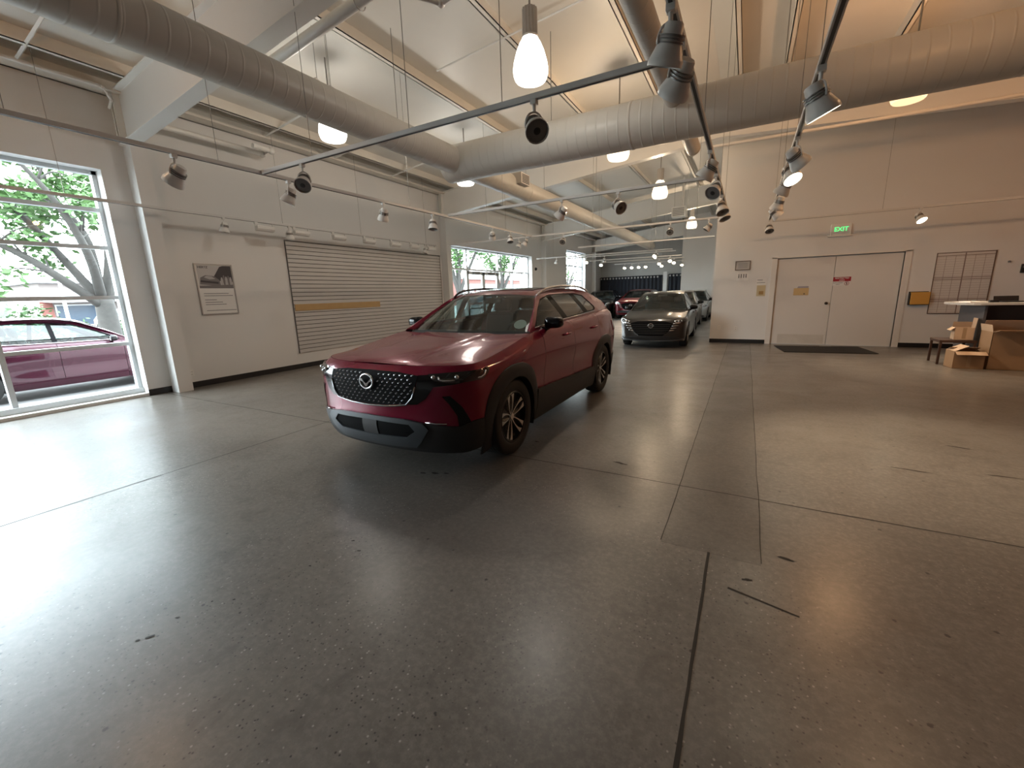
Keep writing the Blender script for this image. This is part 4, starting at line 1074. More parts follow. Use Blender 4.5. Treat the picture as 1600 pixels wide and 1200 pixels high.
def build_car(name, label, cat, P, pm, loc, rz, group=None):
    car = Car(P); par = thing(name, label, cat, loc, rz, group); sp = P.get('sp', .05)
    W, R, wb = car.W, car.R, car.wb; ar = P['arch']; zb = P['zb']
    a0f = math.degrees(math.asin((zb-R)/ar)) if abs(zb-R) < ar else -30
    fa = arch_pts(0, R, ar, 180-a0f, a0f); ra = arch_pts(wb, R, ar, 180-a0f, a0f)
    d1, d2, d3 = P['doors']; zs = P['zsill']
    top = lambda u0, u1, n=24: [(u0+(u1-u0)*i/n, car.zt(u0+(u1-u0)*i/n)) for i in range(n+1)]
    G = .0035
    # front wings with bumper skin
    panel(car, 'front_body', [(car.s0, zb), (fa[0][0], zb)] + fa + [(d1-G, zb)] + top(d1-G, car.s0, 40), pm, par, sp=sp)
    # doors
    zlow = zs
    rq = [p for p in arch_pts(wb, R, ar+.05, 180, 90, 16)]
    for sd in (1, -1):
        o = panel(car, 'front_door', [(d1+G, zlow), (d2-G, zlow)] + top(d2-G, d1+G, 12), pm, par, sp=sp, side=sd)
        hz = P['handle']
        for nm, yy, oo in (('door_handle', hz[0], o), ('door_handle', hz[1], None)):
            if oo is None:
                cut = [p for p in rq if p[1] > zlow and p[0] < d3-G]
                oo = panel(car, 'rear_door', [(d2+G, zlow), (cut[0][0] if cut else d3-G, zlow)] + cut + ([(d3-G, cut[-1][1]+.04)] if cut else []) + top(d3-G, d2+G, 12), pm, par, sp=sp, side=sd)
            c = car.S(yy, hz[2]); n = car.N(yy, hz[2])
            pts = [c + n*(.004+.03*math.sin(PI*k/8)**.5) + Vector((0, -.1+.2*k/8, .006*k/8)) for k in range(9)]
            hb = MB().tube([Vector((p.x*sd, p.y, p.z)) for p in pts], .013, 8); hb.build(nm, pm, oo, smooth=True)
    sl_ = [p for p in ra if p[1] < zs-.008 and p[0] < wb]
    for sd in (1, -1): panel(car, 'sill', [(d1+G, zb)] + sl_ + [(sl_[-1][0], zs-.004), (d1+G, zs-.004)], pm, par, sp=sp, side=sd)
    cut = [p for p in arch_pts(wb, R, ar+.05+2*G, 90, 180, 16) if p[1] > zlow and p[0] < d3+G]
    lowr = [p for p in ra[::-1]]
    panel(car, 'rear_body', [(car.s1, car.zt(car.s1)), (car.s1, zb), (ra[-1][0], zb)] + [p for p in lowr if p[0] > wb-ar*.98 or p[1] > zlow] + ([(cut[-1][0], cut[-1][1])] + cut[::-1][1:] if cut else []) + [(d3+G, cut[0][1]+.04 if cut else zlow)] + top(d3+G, car.s1, 30)[:-1], pm, par, sp=sp)
    # dark inner liner so that gaps read dark, and wheel houses
    ln = MB()
    def liner(u0, u1, z0):
        P_ = []
        for i in range(13):
            u = u0+(u1-u0)*i/12; zt = car.zt(u)-.03
            P_.append([car.S(u, z0+(zt-z0)*j/5)-car.N(u, z0+(zt-z0)*j/5)*.02 for j in range(6)])
        m = MB().grid(P_); V, F = m.v, m.f; mirror_add(ln, V, F)
    liner(car.s0, -ar-.06, zb+.02); liner(ar+.05, wb-ar-.12, zs); liner(wb+ar+.06, car.s1, zb+.02)
    ln.box((-W*.72, car.nose(.4)+.32, zb-.01), (W*.72, car.tail(.4)-.3, zb+.02))
    ln.build('inner_liner', M['cabin'], par)
    for cy in (0, wb):
        prof = arch_pts(cy, R, ar-.004, 205, -25, 24)
        V = [(x, y, z) for x in (W*.50, car.hw(cy, .8)-.012) for y, z in prof]; n = len(prof)
        V += [(W*.5, cy, R)]
        F = [(i, i+1, n+i+1, n+i) for i in range(n-1)] + [(i, i+1, 2*n) for i in range(n-1)]
        for sd in (1, -1): wh = MB(); mirror_add(wh, V, F, False, sd); wh.build('wheel_house', M['cabin'], par)
    # ---- bonnet
    se = P['hood_end']; U = [car.s0+(se-car.s0)*(i/70) for i in range(71)]
    ring = [car.S(u, car.zt(u)) for u in U]
    ys = [p.y for p in ring]; xs = [p.x for p in ring]; zz = [p.z for p in ring]
    zc = pch(P['hood'])
    def hoodz(x, y):
        xe = float(np.interp(y, ys, xs)); ze = float(np.interp(y, ys, zz)); r = min(1, abs(x)/max(.02, xe))
        z = ze + (zc(y)-ze)*(1-r**P.get('hoodp', 2.4))
        for x0, w, a in P.get('hoodcrease', ()):
            q = x0*(1 - .25*(P['hood_end']-y)/1.4)
            z += a*(.5-.5*math.tanh((abs(x)-q)/w))*min(1, max(0, (y-ys[0])/.35))
        return z
    cw = lambda x: se - P['cowl']*(1-(x/xs[-1])**2)
    half = [(p.x-.003, p.y+.004) for p in ring[2:]]
    outer = [(0, ring[0].y+.005)] + half + [(xs[-1]*k/12, cw(xs[-1]*k/12)) for k in range(11, -1, -1)]
    outer = outer + [(-x, y) for x, y in outer[::-1] if x > 1e-6]
    v, F, l = tri(outer, (), sp*.8)
    MB().add([(x, y, hoodz(x, y)) for x, y in v], F).build('bonnet', pm, par, smooth=True, angle=35)
    # ---- greenhouse
    Cin = P['cin']; Cout = P['cout']; nA = P['nA']
    def crv(T, dim):
        t = [i for i in range(len(T))]
        fs = [pch([(i, T[i][k]) for i in t]) for k in range(dim)]
        return lambda q: tuple(f(q) for f in fs)
    ci, cofn = crv(Cin, 3), crv(Cout, 2)
    ringx = lambda y: car.S(y, car.zt(y)).x if y <= car.yr else car.S(car.yr + (y-car.yr)*.5, car.zt(y)).x
    zo_t = pch(sorted([(y, z) for y, z in Cout[:P['coutmono']]]))
    tum = P['tumble']
    def gs(y, z):
        zb_ = car.zt(y); t = (z-zb_)/.36
        return ringx(y) - .012 - tum*max(0, t)**1.12 - (.0 if t >= 0 else .0)
    def gp(y, z): return Vector((gs(y, z), y, z))
    def strip(name, k0, k1, mat, n=40):
        P_ = []
        for i in range(n+1):
            q = k0+(k1-k0)*i/n; a = Vector(ci(q)); y, z = cofn(q); b = gp(y, z)
            row = []
            for j in range(6):
                t = j/5; p = a.lerp(b, t); bul = math.sin(PI*t)*.014
                nrm = Vector((.6, -.25 if q < nA else 0, .75)).normalized()
                row.append(p + nrm*bul)
            P_.append(row)
        m = MB().grid(P_)
        for sd in (1, -1): mb = MB(); mirror_add(mb, m.v, m.f, False, sd); mb.build(name, mat, par, smooth=True, angle=40)
    last = len(Cin)-1
    strip('roof_pillar_rail', 0, last, pm)
    # side frame round the windows
    bot = [(y, car.zt(y)+.001) for y in [Cout[0][0] + (Cout[-1][0]-Cout[0][0])*i/40 for i in range(41)]]
    upl = [cofn(last*i/60) for i in range(61)]
    outer = bot + upl[::-1][1:-1]
    dlo = P['dlo']; wins = P['windows']
    for sd in (1, -1): panel(car, 'side_window_frame', outer, pm, par, holes=[dlo], sp=sp*.8, fn=gp, side=sd)
    inset = lambda u, z: gp(u, z) + Vector((-.006, 0, 0))
    for sd in (1, -1): panel(car, 'window_pillar_trim', dlo, M['pillar'], par, holes=wins, sp=.05, fn=inset, side=sd)
    for k, wq in enumerate(wins):
        for sd in (1, -1):
            panel(car, 'side_window', wq, M[P.get('frontglass', 'sideglass') if k == 0 else P.get('rearglass', 'priv')], par, sp=.07, side=sd, fn=lambda u, z: gp(u, z)+Vector((-.009, 0, 0)))
    if P.get('dlotrim'):
        # bright strip along the window sill
        pts = [gp(y, z)+Vector((.004, 0, -.002)) for y, z in P['dlotrim']]
        mb = MB(); mb.tube(pts, .006, 6)
        for sd in (1, -1): m2 = MB(); mirror_add(m2, mb.v, mb.f, False, sd); m2.build('window_sill_trim', M['chrome'], par, smooth=True)
    # windscreen and roof: ruled across with crown
    def ruled(name, k0, k1, mat, fwd0, fwd1, cr0, cr1, n=14, m=17, sm=True):
        P_ = []
        for i in range(n+1):
            t = i/n; a = Vector(ci(k0+(k1-k0)*t)); fw = fwd0+(fwd1-fwd0)*t; cr = cr0+(cr1-cr0)*t; row = []
            for j in range(m):
                r = -1+2*j/(m-1)
                row.append((a.x*r, a.y-fw*(1-r*r), a.z+cr*(1-abs(r)**2.4)))
            P_.append(row)
        return MB().grid(P_).build(name, mat, par, smooth=sm)
    b0, b1 = P['wsbulge']
    ws = ruled('windscreen', 0, nA, M['carglass'], b0, b1, .012, .03)
    ruled('roof', nA, last, P.get('roofmat', pm), b1, -.05, .03, .02, 24)
    if P.get('sunroof'):
        pass
    # black band round the windscreen foot (cowl)
    a = Vector(ci(0)); P_ = []
    for i in range(4):
        row = []
        for j in range(17):
            r = -1+2*j/16; x = a.x*r
            yf = cw(x)-.012; yb_ = a.y-b0*(1-r*r)+.03
            zf = hoodz(max(-xs[-1]*.97, min(xs[-1]*.97, x)), min(cw(x), se-.005))-.012; zb_ = a.z+.012*(1-abs(r)**2.4)+.008
            t = i/3
            row.append((x, yf+(yb_-yf)*t, zf+(zb_-zf)*t - .015*math.sin(PI*t)))
        P_.append(row)
    MB().grid(P_).build('cowl', M['cabin'], par, smooth=True)
    # rear window down to the tailgate
    e = Vector(ci(last)); P_ = []
    for i in range(9):
        t = i/8; row = []
        for j in range(17):
            r = -1+2*j/16
            pa = Vector((e.x*r, e.y+.05*(1-r*r), e.z+.02*(1-abs(r)**2.4)))
            uu = car.s1 - (car.s1-Cout[-1][0])*abs(r)
            q = car.S(uu, car.zt(uu)); q.x *= (1 if r > 0 else -1)
            row.append(pa.lerp(q, t))
        P_.append(row)
    MB().grid(P_).build('rear_window', M['priv'], par, smooth=True)
    pc = car.S(Cout[-1][0], car.zt(Cout[-1][0])); po = gp(*Cout[-1]); P_ = []
    for i in range(7): P_.append([e.lerp(pc, i/6).lerp(po.lerp(pc, i/6), j/4) for j in range(5)])
    m = MB().grid(P_)
    for sd in (1, -1): mb = MB(); mirror_add(mb, m.v, m.f, False, sd); mb.build('rear_pillar', pm, par, smooth=True)
    # ---- cabin
    yf0 = Cin[0][1]; ci_ = MB()
    zfl = zb+.05
    MB().box((-W*.84, yf0+.05, zfl), (W*.84, car.tail(.7)-.35, zfl+.03)).build('cabin_floor', M['cabin'], par)
    ds = MB(); prof = [(yf0+.0, Cin[0][2]-.06), (yf0+.12, Cin[0][2]-.02), (yf0+.42, Cin[0][2]-.03), (yf0+.55, Cin[0][2]-.08), (yf0+.55, Cin[0][2]-.25), (yf0+.35, .55), (yf0+.0, .55)]
    ds.prism(prof, -W*.80, W*.80, Matrix(((0,0,1,0),(1,0,0,0),(0,1,0,0),(0,0,0,1)))); ds.build('dashboard', M['cabin'], par)
    seat_z = P.get('seat_z', .62)
    def seat(x, y, w, nm):
        b = MB().rbox((-w/2, 0, 0), (w/2, .5, .16), .04)
        t = Matrix.Translation((0, .46, .1)) @ Matrix.Rotation(math.radians(-16), 4, 'X')
        b.rbox((-w/2*.95, 0, 0), (w/2*.95, .13, .62), .05, t)
        hw_ = .13
        for hx in ([0] if w < .7 else [-w*.3, w*.3]): b.rbox((hx-hw_, .02, .64), (hx+hw_, .11, .82), .035, t).cyl(t @ Vector((hx-.05, .06, .6)), t @ Vector((hx-.05, .06, .66)), .008).cyl(t @ Vector((hx+.05, .06, .6)), t @ Vector((hx+.05, .06, .66)), .008)
        o = b.build(nm, M['seat'], par); o.location = (x, y, seat_z-.16); return o
    ys_ = P['seats']
    seat(.37, ys_[0], .5, 'front_seat'); seat(-.37, ys_[0], .5, 'front_seat'); seat(0, ys_[1], 1.2, 'rear_seat')
    c = Vector((.37, yf0+.62, Cin[0][2]-.1)); sw = MB()
    Rm = Matrix.Translation(c) @ Matrix.Rotation(math.radians(-65), 4, 'X')
    sw.tube([Rm @ Vector((.18*math.cos(q), .18*math.sin(q), 0)) for q in [2*PI*k/24 for k in range(24)]], .014, 8, closed=True).cyl(Rm @ Vector((-.17, 0, 0)), Rm @ Vector((.17, 0, 0)), .014).cyl(Rm @ Vector((0, 0, .02)), Rm @ Vector((0, 0, -.14)), .05)
    sw.build('steering_wheel', M['cabin'], par, smooth=True, angle=40)
    tz = Vector(ci(nA)); MB().rbox((-.12, tz.y-.02, tz.z-.075), (.12, tz.y+.01, tz.z-.01), .012).build('rear_view_mirror', M['cabin'], par)
    # ---- door mirrors
    mx, my, mz = P['mirror']
    for sd in (1, -1):
        b = MB(); bm = bmesh.new(); bmesh.ops.create_uvsphere(bm, u_segments=20, v_segments=12, radius=1)
        V = []
        for vtx in bm.verts:
            q = vtx.co; pw = lambda t: (abs(t)**.62)*(1 if t > 0 else -1)
            V.append(Vector((mx + .105*pw(q.x), my + .078*pw(q.y)*(1 if q.y < 0 else .55), mz + .063*pw(q.z)*(1-.18*q.x))))
        bm.verts.index_update(); b.add([(p.x*sd, p.y, p.z) for p in V], [[x.index for x in f.verts] for f in bm.faces]); bm.free()
        o = b.build('door_mirror', P.get('mirmat', M['gloss']), par, smooth=True)
        MB().tube([Vector(((mx-.05)*sd, my-.0, mz-.04)), Vector(((mx-.085)*sd, my-.02, mz-.065)), Vector(((gs(my-.02, car.zt(my)+.02)-.02)*sd, my-.03, mz-.075))], [.026, .024, .03], 10).build('mirror_arm', M['gloss'], o, smooth=True)
        MB().cbox((mx*sd, my+.044, mz), (.15, .004, .085)).build('mirror_glass', M['chrome'], o)
    # ---- wheels
    for yy in (0, wb):
        for sd in (1, -1):
            x = P['track']
            wheel_mesh(par, (sd*(x-P['tw']/2), yy, R), R, P['tw'], sd, P['rim'], P['wheel'])
    # exhaust side lights
    zt_ = car.zt(car.s1)
    for sd in (1, -1): panel(car, 'tail_lamp', [(car.yr+.08, zt_-.30), (car.s1-.35, zt_-.27), (car.s1-.35, zt_-.16), (car.yr+.05, zt_-.14)], M['tail'], par, off=.008, thick=.01, sp=.06, side=sd)
    return par, car
def overlay(car, name, poly, mat, par, off=.008, sp=.04, side=0, holes=()):
    return panel(car, name, poly, mat, par, off=off, thick=off+.002, sp=sp, side=side, holes=holes)
def flare(car, par, cy, R, r0, r1, a0, a1, mat, out=.022, k=2.35, name='wheel_arch_trim'):
    """moulded trim round a wheel arch"""
    P_ = []; n = 44
    prof = ((r0-.012, -.05), (r0-.01, out), (r0+(r1-r0)*.3, out+.006), (r0+(r1-r0)*.8, out*.75), (r1-.006, out*.4), (r1, -.004))
    for i in range(n+1):
        a = a0+(a1-a0)*i/n; row = []
        for r, o in prof:
            kk = 2.0 + (k-2.0)*min(1, max(0, (r-r0)/(r1-r0)))
            u, z = arch_pts(cy, R, r, a, a+1e-6, 1, kk)[0]
            z = max(z, .12)
            q = car.S(u, z); nn = car.N(u, z); row.append(q + nn*o)
        P_.append(row)
    m = MB().grid(P_)
    for sd in (1, -1): mb = MB(); mirror_add(mb, m.v, m.f, False, sd); mb.build(name, mat, par, smooth=True, angle=40)
SWIRL = [(k*72+o+8, sw) for k in range(5) for o, sw in ((-14, -9), (17, 13))]
SUV = dict(W=.942, yc=-.455, yr=3.27, wb=2.815, R=.365, tw=.23, track=.925, zb=.235, zsill=.40, arch=.405, zref=.7, sp=.045,
    nose=[(.15,-.74),(.25,-.83),(.32,-.875),(.45,-.905),(.55,-.895),(.65,-.90),(.80,-.895),(.88,-.87),(.94,-.84),(1.0,-.80)],
    tail=[(.2,3.62),(.4,3.76),(.7,3.80),(.95,3.77),(1.1,3.71),(1.25,3.64)],
    prof=[(.15,.90),(.25,.945),(.40,.975),(.55,.985),(.70,.993),(.82,1.0),(.92,.995),(1.0,.983),(1.1,.968),(1.25,.945)],
    plan=[(-.6,.975),(0,.992),(.8,1.0),(2.0,1.0),(2.8,.995),(3.4,.965)],
    bulge=((0,.50,.012),(2.85,.55,.016)), dent=((1.5,.95,.62,.13,-.026),),
    ring=[(-1.75,.945),(-1.2,.948),(-.8,.953),(-.45,.965),(0,1.025),(.5,1.105),(1.3,1.160),(2.0,1.182),(2.6,1.205),(3.3,1.23),(3.9,1.22),(4.6,1.19)],
    hood=[(-.80,.950),(-.70,.978),(-.5,1.012),(-.2,1.047),(.1,1.078),(.5,1.105)], hood_end=.50, cowl=.15, hoodcrease=((.46,.035,.016),),
    cin=[(.775,.58,1.112),(.72,.78,1.235),(.655,1.0,1.365),(.585,1.205,1.475),(.585,1.5,1.53),(.59,1.9,1.555),(.59,2.35,1.555),(.575,2.75,1.53),(.56,3.1,1.485),(.55,3.38,1.43)], nA=3,
    cout=[(.50,1.115),(.70,1.218),(.93,1.347),(1.17,1.463),(1.48,1.512),(1.9,1.53),(2.35,1.527),(2.75,1.498),(3.1,1.43),(3.40,1.33)], coutmono=10,
    tumble=.265, wsbulge=(.17, .10),
    dlo=[(.64,1.142),(.80,1.232),(.98,1.335),(1.2,1.437),(1.48,1.482),(1.9,1.497),(2.35,1.490),(2.62,1.462),(2.80,1.30),(2.79,1.265),(2.70,1.235),(2.0,1.205),(1.3,1.183),(.9,1.163)],
    windows=[[(.74,1.165),(.84,1.235),(1.0,1.325),(1.2,1.420),(1.43,1.463),(1.49,1.198),(1.2,1.188)],
             [(1.635,1.206),(1.575,1.475),(1.9,1.484),(2.19,1.480),(2.28,1.231),(2.0,1.218)],
             [(2.44,1.240),(2.335,1.477),(2.36,1.478),(2.60,1.452),(2.77,1.30),(2.76,1.272),(2.68,1.248)]],
    dlotrim=[(.66,1.150),(.9,1.165),(1.3,1.185),(2.0,1.207),(2.70,1.237)],
    doors=(.68, 1.585, 2.60), handle=(1.33, 2.34, 1.02), mirror=(.965,.86,1.192), seats=(1.35, 2.15), seat_z=.72,
    wheel=dict(spokes=SWIRL, w0=.010, w1=.050, p=3.4), rim=.245)

def hero():
    pm = paint('deep_red_metallic_paint', (.20, .001, .027), .3, .26)
    P = dict(SUV)
    par, car = build_car('car', 'deep red crossover with black mesh grille and black wheel arches, nearest in the showroom', 'car', P, pm, (-2.757, 3.335, 0), 0)
    F = car.fx
    g = overlay(car, 'grille', F([(0,.905),(.30,.902),(.50,.882),(.488,.80),(.455,.715),(.40,.655),(.2,.632),(0,.625)]), M['dark'], par, .006)
    st = MB()
    for j in range(9):
        z = .652 + j*.0285
        for i in range(-9, 10):
            x = i*.056 + (.028 if j % 2 else 0)
            lim = np.interp(z, (.63,.66,.72,.80,.88), (.25,.38,.44,.465,.47))
            if abs(x) > lim or (abs(x) < .085 and z > .75): continue
            c = car.S(car.ux(abs(x), z), z); nn = car.N(car.ux(abs(x), z), z)
            if x < 0: c.x = -c.x; nn.x = -nn.x
            t = Vector((0, 0, 1)).cross(nn).normalized(); up = nn.cross(t)
            sk = .006
            q = [c + nn*.007 + t*a + up*b for a, b in ((-.014, -.003), (-.004, -.0085), (.014, .003), (.004, .0085))]
            st.add(q + [c + nn*.013 + up*.001], [(0,1,4),(1,2,4),(2,3,4),(3,0,4)])
    st.build('grille_studs', simple('dark_chrome_studs', (.46, .47, .49), .25, metal=1), g)
    rim = [(.492,.80),(.460,.708),(.402,.648),(.3,.634),(.2,.624),(0,.617)]
    pts = [car.S(car.ux(x, z), z)+car.N(car.ux(x, z), z)*.012 for x, z in rim]; pts = pts + [Vector((-p.x, p.y, p.z)) for p in pts[-2::-1]]
    MB().tube(pts, .008, 8).build('grille_lower_trim', simple('dark_chrome', (.30, .31, .33), .15, metal=1), g, smooth=True)
    for sd in (1, -1): overlay(car, 'grille_wing', F([(.503,.884),(.60,.89),(.74,.897)]) + [(-.48,.905)] + [(-.50,.86)] + F([(.78,.815),(.64,.80),(.575,.705),(.50,.655),(.415,.648),(.467,.712),(.497,.80)]), M['gloss'], par, .007, side=sd)
    for sd in (1, -1):
        h = overlay(car, 'headlight', F([(.585,.892),(.74,.902)]) + [(-.52,.912),(-.46,.918),(-.43,.908),(-.47,.872),(-.54,.838)] + F([(.78,.826),(.64,.845)]), M['lampglass'], par, .013, side=sd)
        pp = F([(.672,.872),(.685,.852),(.71,.845),(.76,.845)]) + [(-.57,.853),(-.525,.868),(-.50,.895)]
        pts = [car.S(u, z)+car.N(u, z)*.016 for u, z in pp]
        MB().tube([Vector((p.x*sd, p.y, p.z)) for p in pts], .0075, 8).build('running_light', M['lampsil'], h, smooth=True)
        for uu in (car.ux(.635, .868), car.ux(.80, .872)):
            c = car.S(uu, .87) + car.N(uu, .87)*.010
            MB().ball((c.x*sd, c.y, c.z), .019).build('lamp_lens', M['lampsil'], h, smooth=True)
    for sd in (1, -1): overlay(car, 'bumper_slot', F([(.70,.722),(.755,.725),(.825,.63),(.862,.50),(.858,.455),(.80,.44),(.79,.56),(.745,.66)]), M['gloss'], par, .006, side=sd)
    overlay(car, 'lower_bumper', F([(0,.525),(.40,.52),(.60,.49),(.80,.465)]) + [(-.62,.50),(-.52,.50),(-.51,.30),(-.53,.245)] + F([(.80,.226),(.60,.226),(0,.226)]), M['clad'], par, .014)
    overlay(car, 'lower_intake', F([(0,.492),(.43,.485),(.485,.435),(.42,.365),(0,.36)]), M['dark'], par, .018)
    overlay(car, 'skid_trim', F([(0,.490),(0,.528),(.35,.523),(.535,.498),(.585,.45),(.50,.335),(.44,.285),(0,.268),(0,.366),(.38,.374),(.47,.432),(.42,.482)]), M['skid'], par, .028)
    overlay(car, 'radar_cover', F([(0,.488),(.085,.487),(.085,.37),(0,.368)]), M['clad'], par, .024)
    pts = [car.S(car.ux(x, z), z)+car.N(car.ux(x, z), z)*.016 for x, z in ((.56,.505),(.64,.497),(.72,.495))]
    for sd in (1, -1): MB().tube([Vector((p.x*sd, p.y, p.z)) for p in pts], .006, 6).build('bumper_strip', M['lampsil'], par, smooth=True)
    flare(car, par, 0, .365, .40, .515, -22, 205, M['clad']); flare(car, par, 2.815, .365, .40, .515, -25, 202, M['clad'])
    for sd in (1, -1): overlay(car, 'sill_cladding', [(.44,.215),(2.40,.215),(2.36,.40),(2.33,.475),(1.4,.50),(.47,.535)], M['clad'], par, .028, side=sd)
    overlay(car, 'rear_bumper_cladding', [(3.26,.24),(3.28,.52),(3.6,.55),(car.s1,.56),(car.s1,.24)], M['clad'], par, .014)
    for sd, mm in ((1, M['chrome']), (-1, M['gloss'])):  # matching rails: reflection on the right, shade on the left put into the colour
        pts = [(.597,1.20,1.478),(.610,1.28,1.518),(.620,1.40,1.552),(.623,1.6,1.574),(.625,2.0,1.590),(.622,2.45,1.584),(.615,2.78,1.553),(.605,3.0,1.505)]
        f3 = [pch([(i, p[k]) for i, p in enumerate(pts)]) for k in range(3)]
        MB().tube([(f3[0](i/4)*sd, f3[1](i/4), f3[2](i/4)) for i in range(29)], .014, 8).build('roof_rail', simple('lit_silver_rail', (.55, .53, .52), .25, metal=.9) if sd > 0 else mm, par, smooth=True)
    # emblem: ring with a spread wing
    c = car.S(car.s0, .82) + Vector((0, -.022, 0)); em = thing('emblem', None, None, c); em.parent = par
    em.rotation_euler = (math.radians(-4), 0, 0)
    MB().tube([(.074*math.cos(a), 0, .060*math.sin(a)) for a in [2*PI*k/40 for k in range(40)]], .0085, 8, closed=True).build('emblem_ring', M['chrome'], em, smooth=True)
    wing = [(0,-.022),(.03,-.002),(.055,.022),(.076,.036),(.079,.022),(.072,.004),(.060,-.002),(.044,-.006),(.030,-.02),(.012,-.045),(0,-.05)]
    poly = wing + [(-x, z) for x, z in wing[-2:0:-1]]
    MB().prism([(a*.89, b*.89) for a, b in poly], -.006, .006, Matrix(((1,0,0,0),(0,0,1,0),(0,1,0,0),(0,0,0,1)))).build('emblem_wing', M['chrome'], em)
    # round white sticker low on the driver's side of the windscreen
    cf = [pch([(i, p[k]) for i, p in enumerate(P['cin'][:4])]) for k in range(3)]
    def wsp(t, r):
        q = t*3; x, y, z = (f(q) for f in cf); fw = .17+(.10-.17)*t
        return Vector((x*r, y-fw*(1-r*r), z+(.012+.018*t)*(1-abs(r)**2.4)))
    V = []; n = 20
    for k in range(n):
        a = 2*PI*k/n; V.append(wsp(.20+.115*math.sin(a), .875+.085*math.cos(a)) + Vector((0, .006, -.006)))
    MB().add(V, [tuple(range(n))]).build('windscreen_sticker', M['paper'], par)
    # dark glass panel let into the roof
    P_ = []
    for i in range(11):
        q = 3.9+2.4*i/10; cf2 = [pch([(k2, p[k]) for k2, p in enumerate(P['cin'])])(q) for k in range(3)]; t = (q-3)/6
        P_.append([(cf2[0]*r, cf2[1]-(.10-.15*t)*(1-r*r), cf2[2]+(.03-.01*t)*(1-abs(r)**2.4)+.004) for r in [-.74+1.48*j/12 for j in range(13)]])
    MB().grid(P_).build('sunroof_panel', M['gloss'], par, smooth=True)
    return par
hero()

SEDAN = dict(W=.862, yc=-.42, yr=3.06, wb=2.62, R=.318, tw=.205, track=.845, zb=.19, zsill=.33, arch=.352, zref=.55, nf=2.3, sp=.06,
    nose=[(.12,-.74),(.2,-.81),(.3,-.85),(.45,-.87),(.6,-.86),(.70,-.82),(.76,-.77),(.82,-.70)],
    tail=[(.2,3.50),(.4,3.60),(.7,3.62),(.9,3.58),(1.0,3.52)],
    prof=[(.15,.93),(.3,.975),(.45,.985),(.6,.997),(.72,1.0),(.82,.992),(.92,.975),(1.0,.96)],
    plan=[(-.6,.965),(0,.985),(.8,1.0),(2.0,1.0),(2.7,.985),(3.2,.95)], bulge=((0,.45,.010),(2.65,.5,.010)), dent=((1.4,.9,.55,.12,-.022),),
    ring=[(-1.7,.745),(-1.1,.752),(-.75,.77),(-.42,.80),(0,.862),(.42,.925),(1.2,.950),(2.0,.972),(2.7,.99),(3.2,.99),(3.7,.98),(4.4,.965)],
    hood=[(-.76,.748),(-.65,.785),(-.4,.838),(0,.898),(.44,.950)], hood_end=.42, cowl=.14, hoodcrease=((.42,.04,.016),),
    cin=[(.755,.48,.95),(.702,.72,1.112),(.642,.98,1.262),(.583,1.235,1.375),(.57,1.6,1.425),(.548,1.95,1.432),(.545,2.3,1.415),(.53,2.65,1.36),(.54,2.95,1.262),(.56,3.2,1.14)], nA=3,
    cout=[(.42,.935),(.65,1.085),(.93,1.23),(1.2,1.345),(1.55,1.388),(1.95,1.40),(2.3,1.382),(2.65,1.322),(2.95,1.215),(3.2,1.08)], coutmono=10, tumble=.235, wsbulge=(.17, .10),
    dlo=[(.60,.965),(.72,1.06),(.98,1.20),(1.22,1.31),(1.55,1.358),(1.95,1.368),(2.28,1.352),(2.55,1.30),(2.78,1.17),(2.86,1.045),(2.2,1.0),(1.3,.978)],
    windows=[[(.70,.985),(.80,1.07),(1.0,1.185),(1.24,1.292),(1.50,1.338),(1.51,.995),(1.2,.988)], [(1.58,.998),(1.565,1.342),(1.95,1.352),(2.26,1.338),(2.40,1.30),(2.44,1.03),(2.0,1.01)], [(2.50,1.04),(2.47,1.27),(2.56,1.265),(2.72,1.17),(2.80,1.06)]],
    dlotrim=[(.64,.972),(1.3,.982),(2.0,1.0),(2.84,1.045)], rearglass='carglass', frontglass='carglass',
    doors=(.60, 1.545, 2.42), handle=(1.32, 2.22, .84), mirror=(.90,.78,1.0), seats=(1.25, 2.0), seat_z=.58,
    wheel=dict(spokes=[(k*72, 0) for k in range(5)], w0=.05, w1=.07, p=1., rim='rim_silver'), rim=.205)

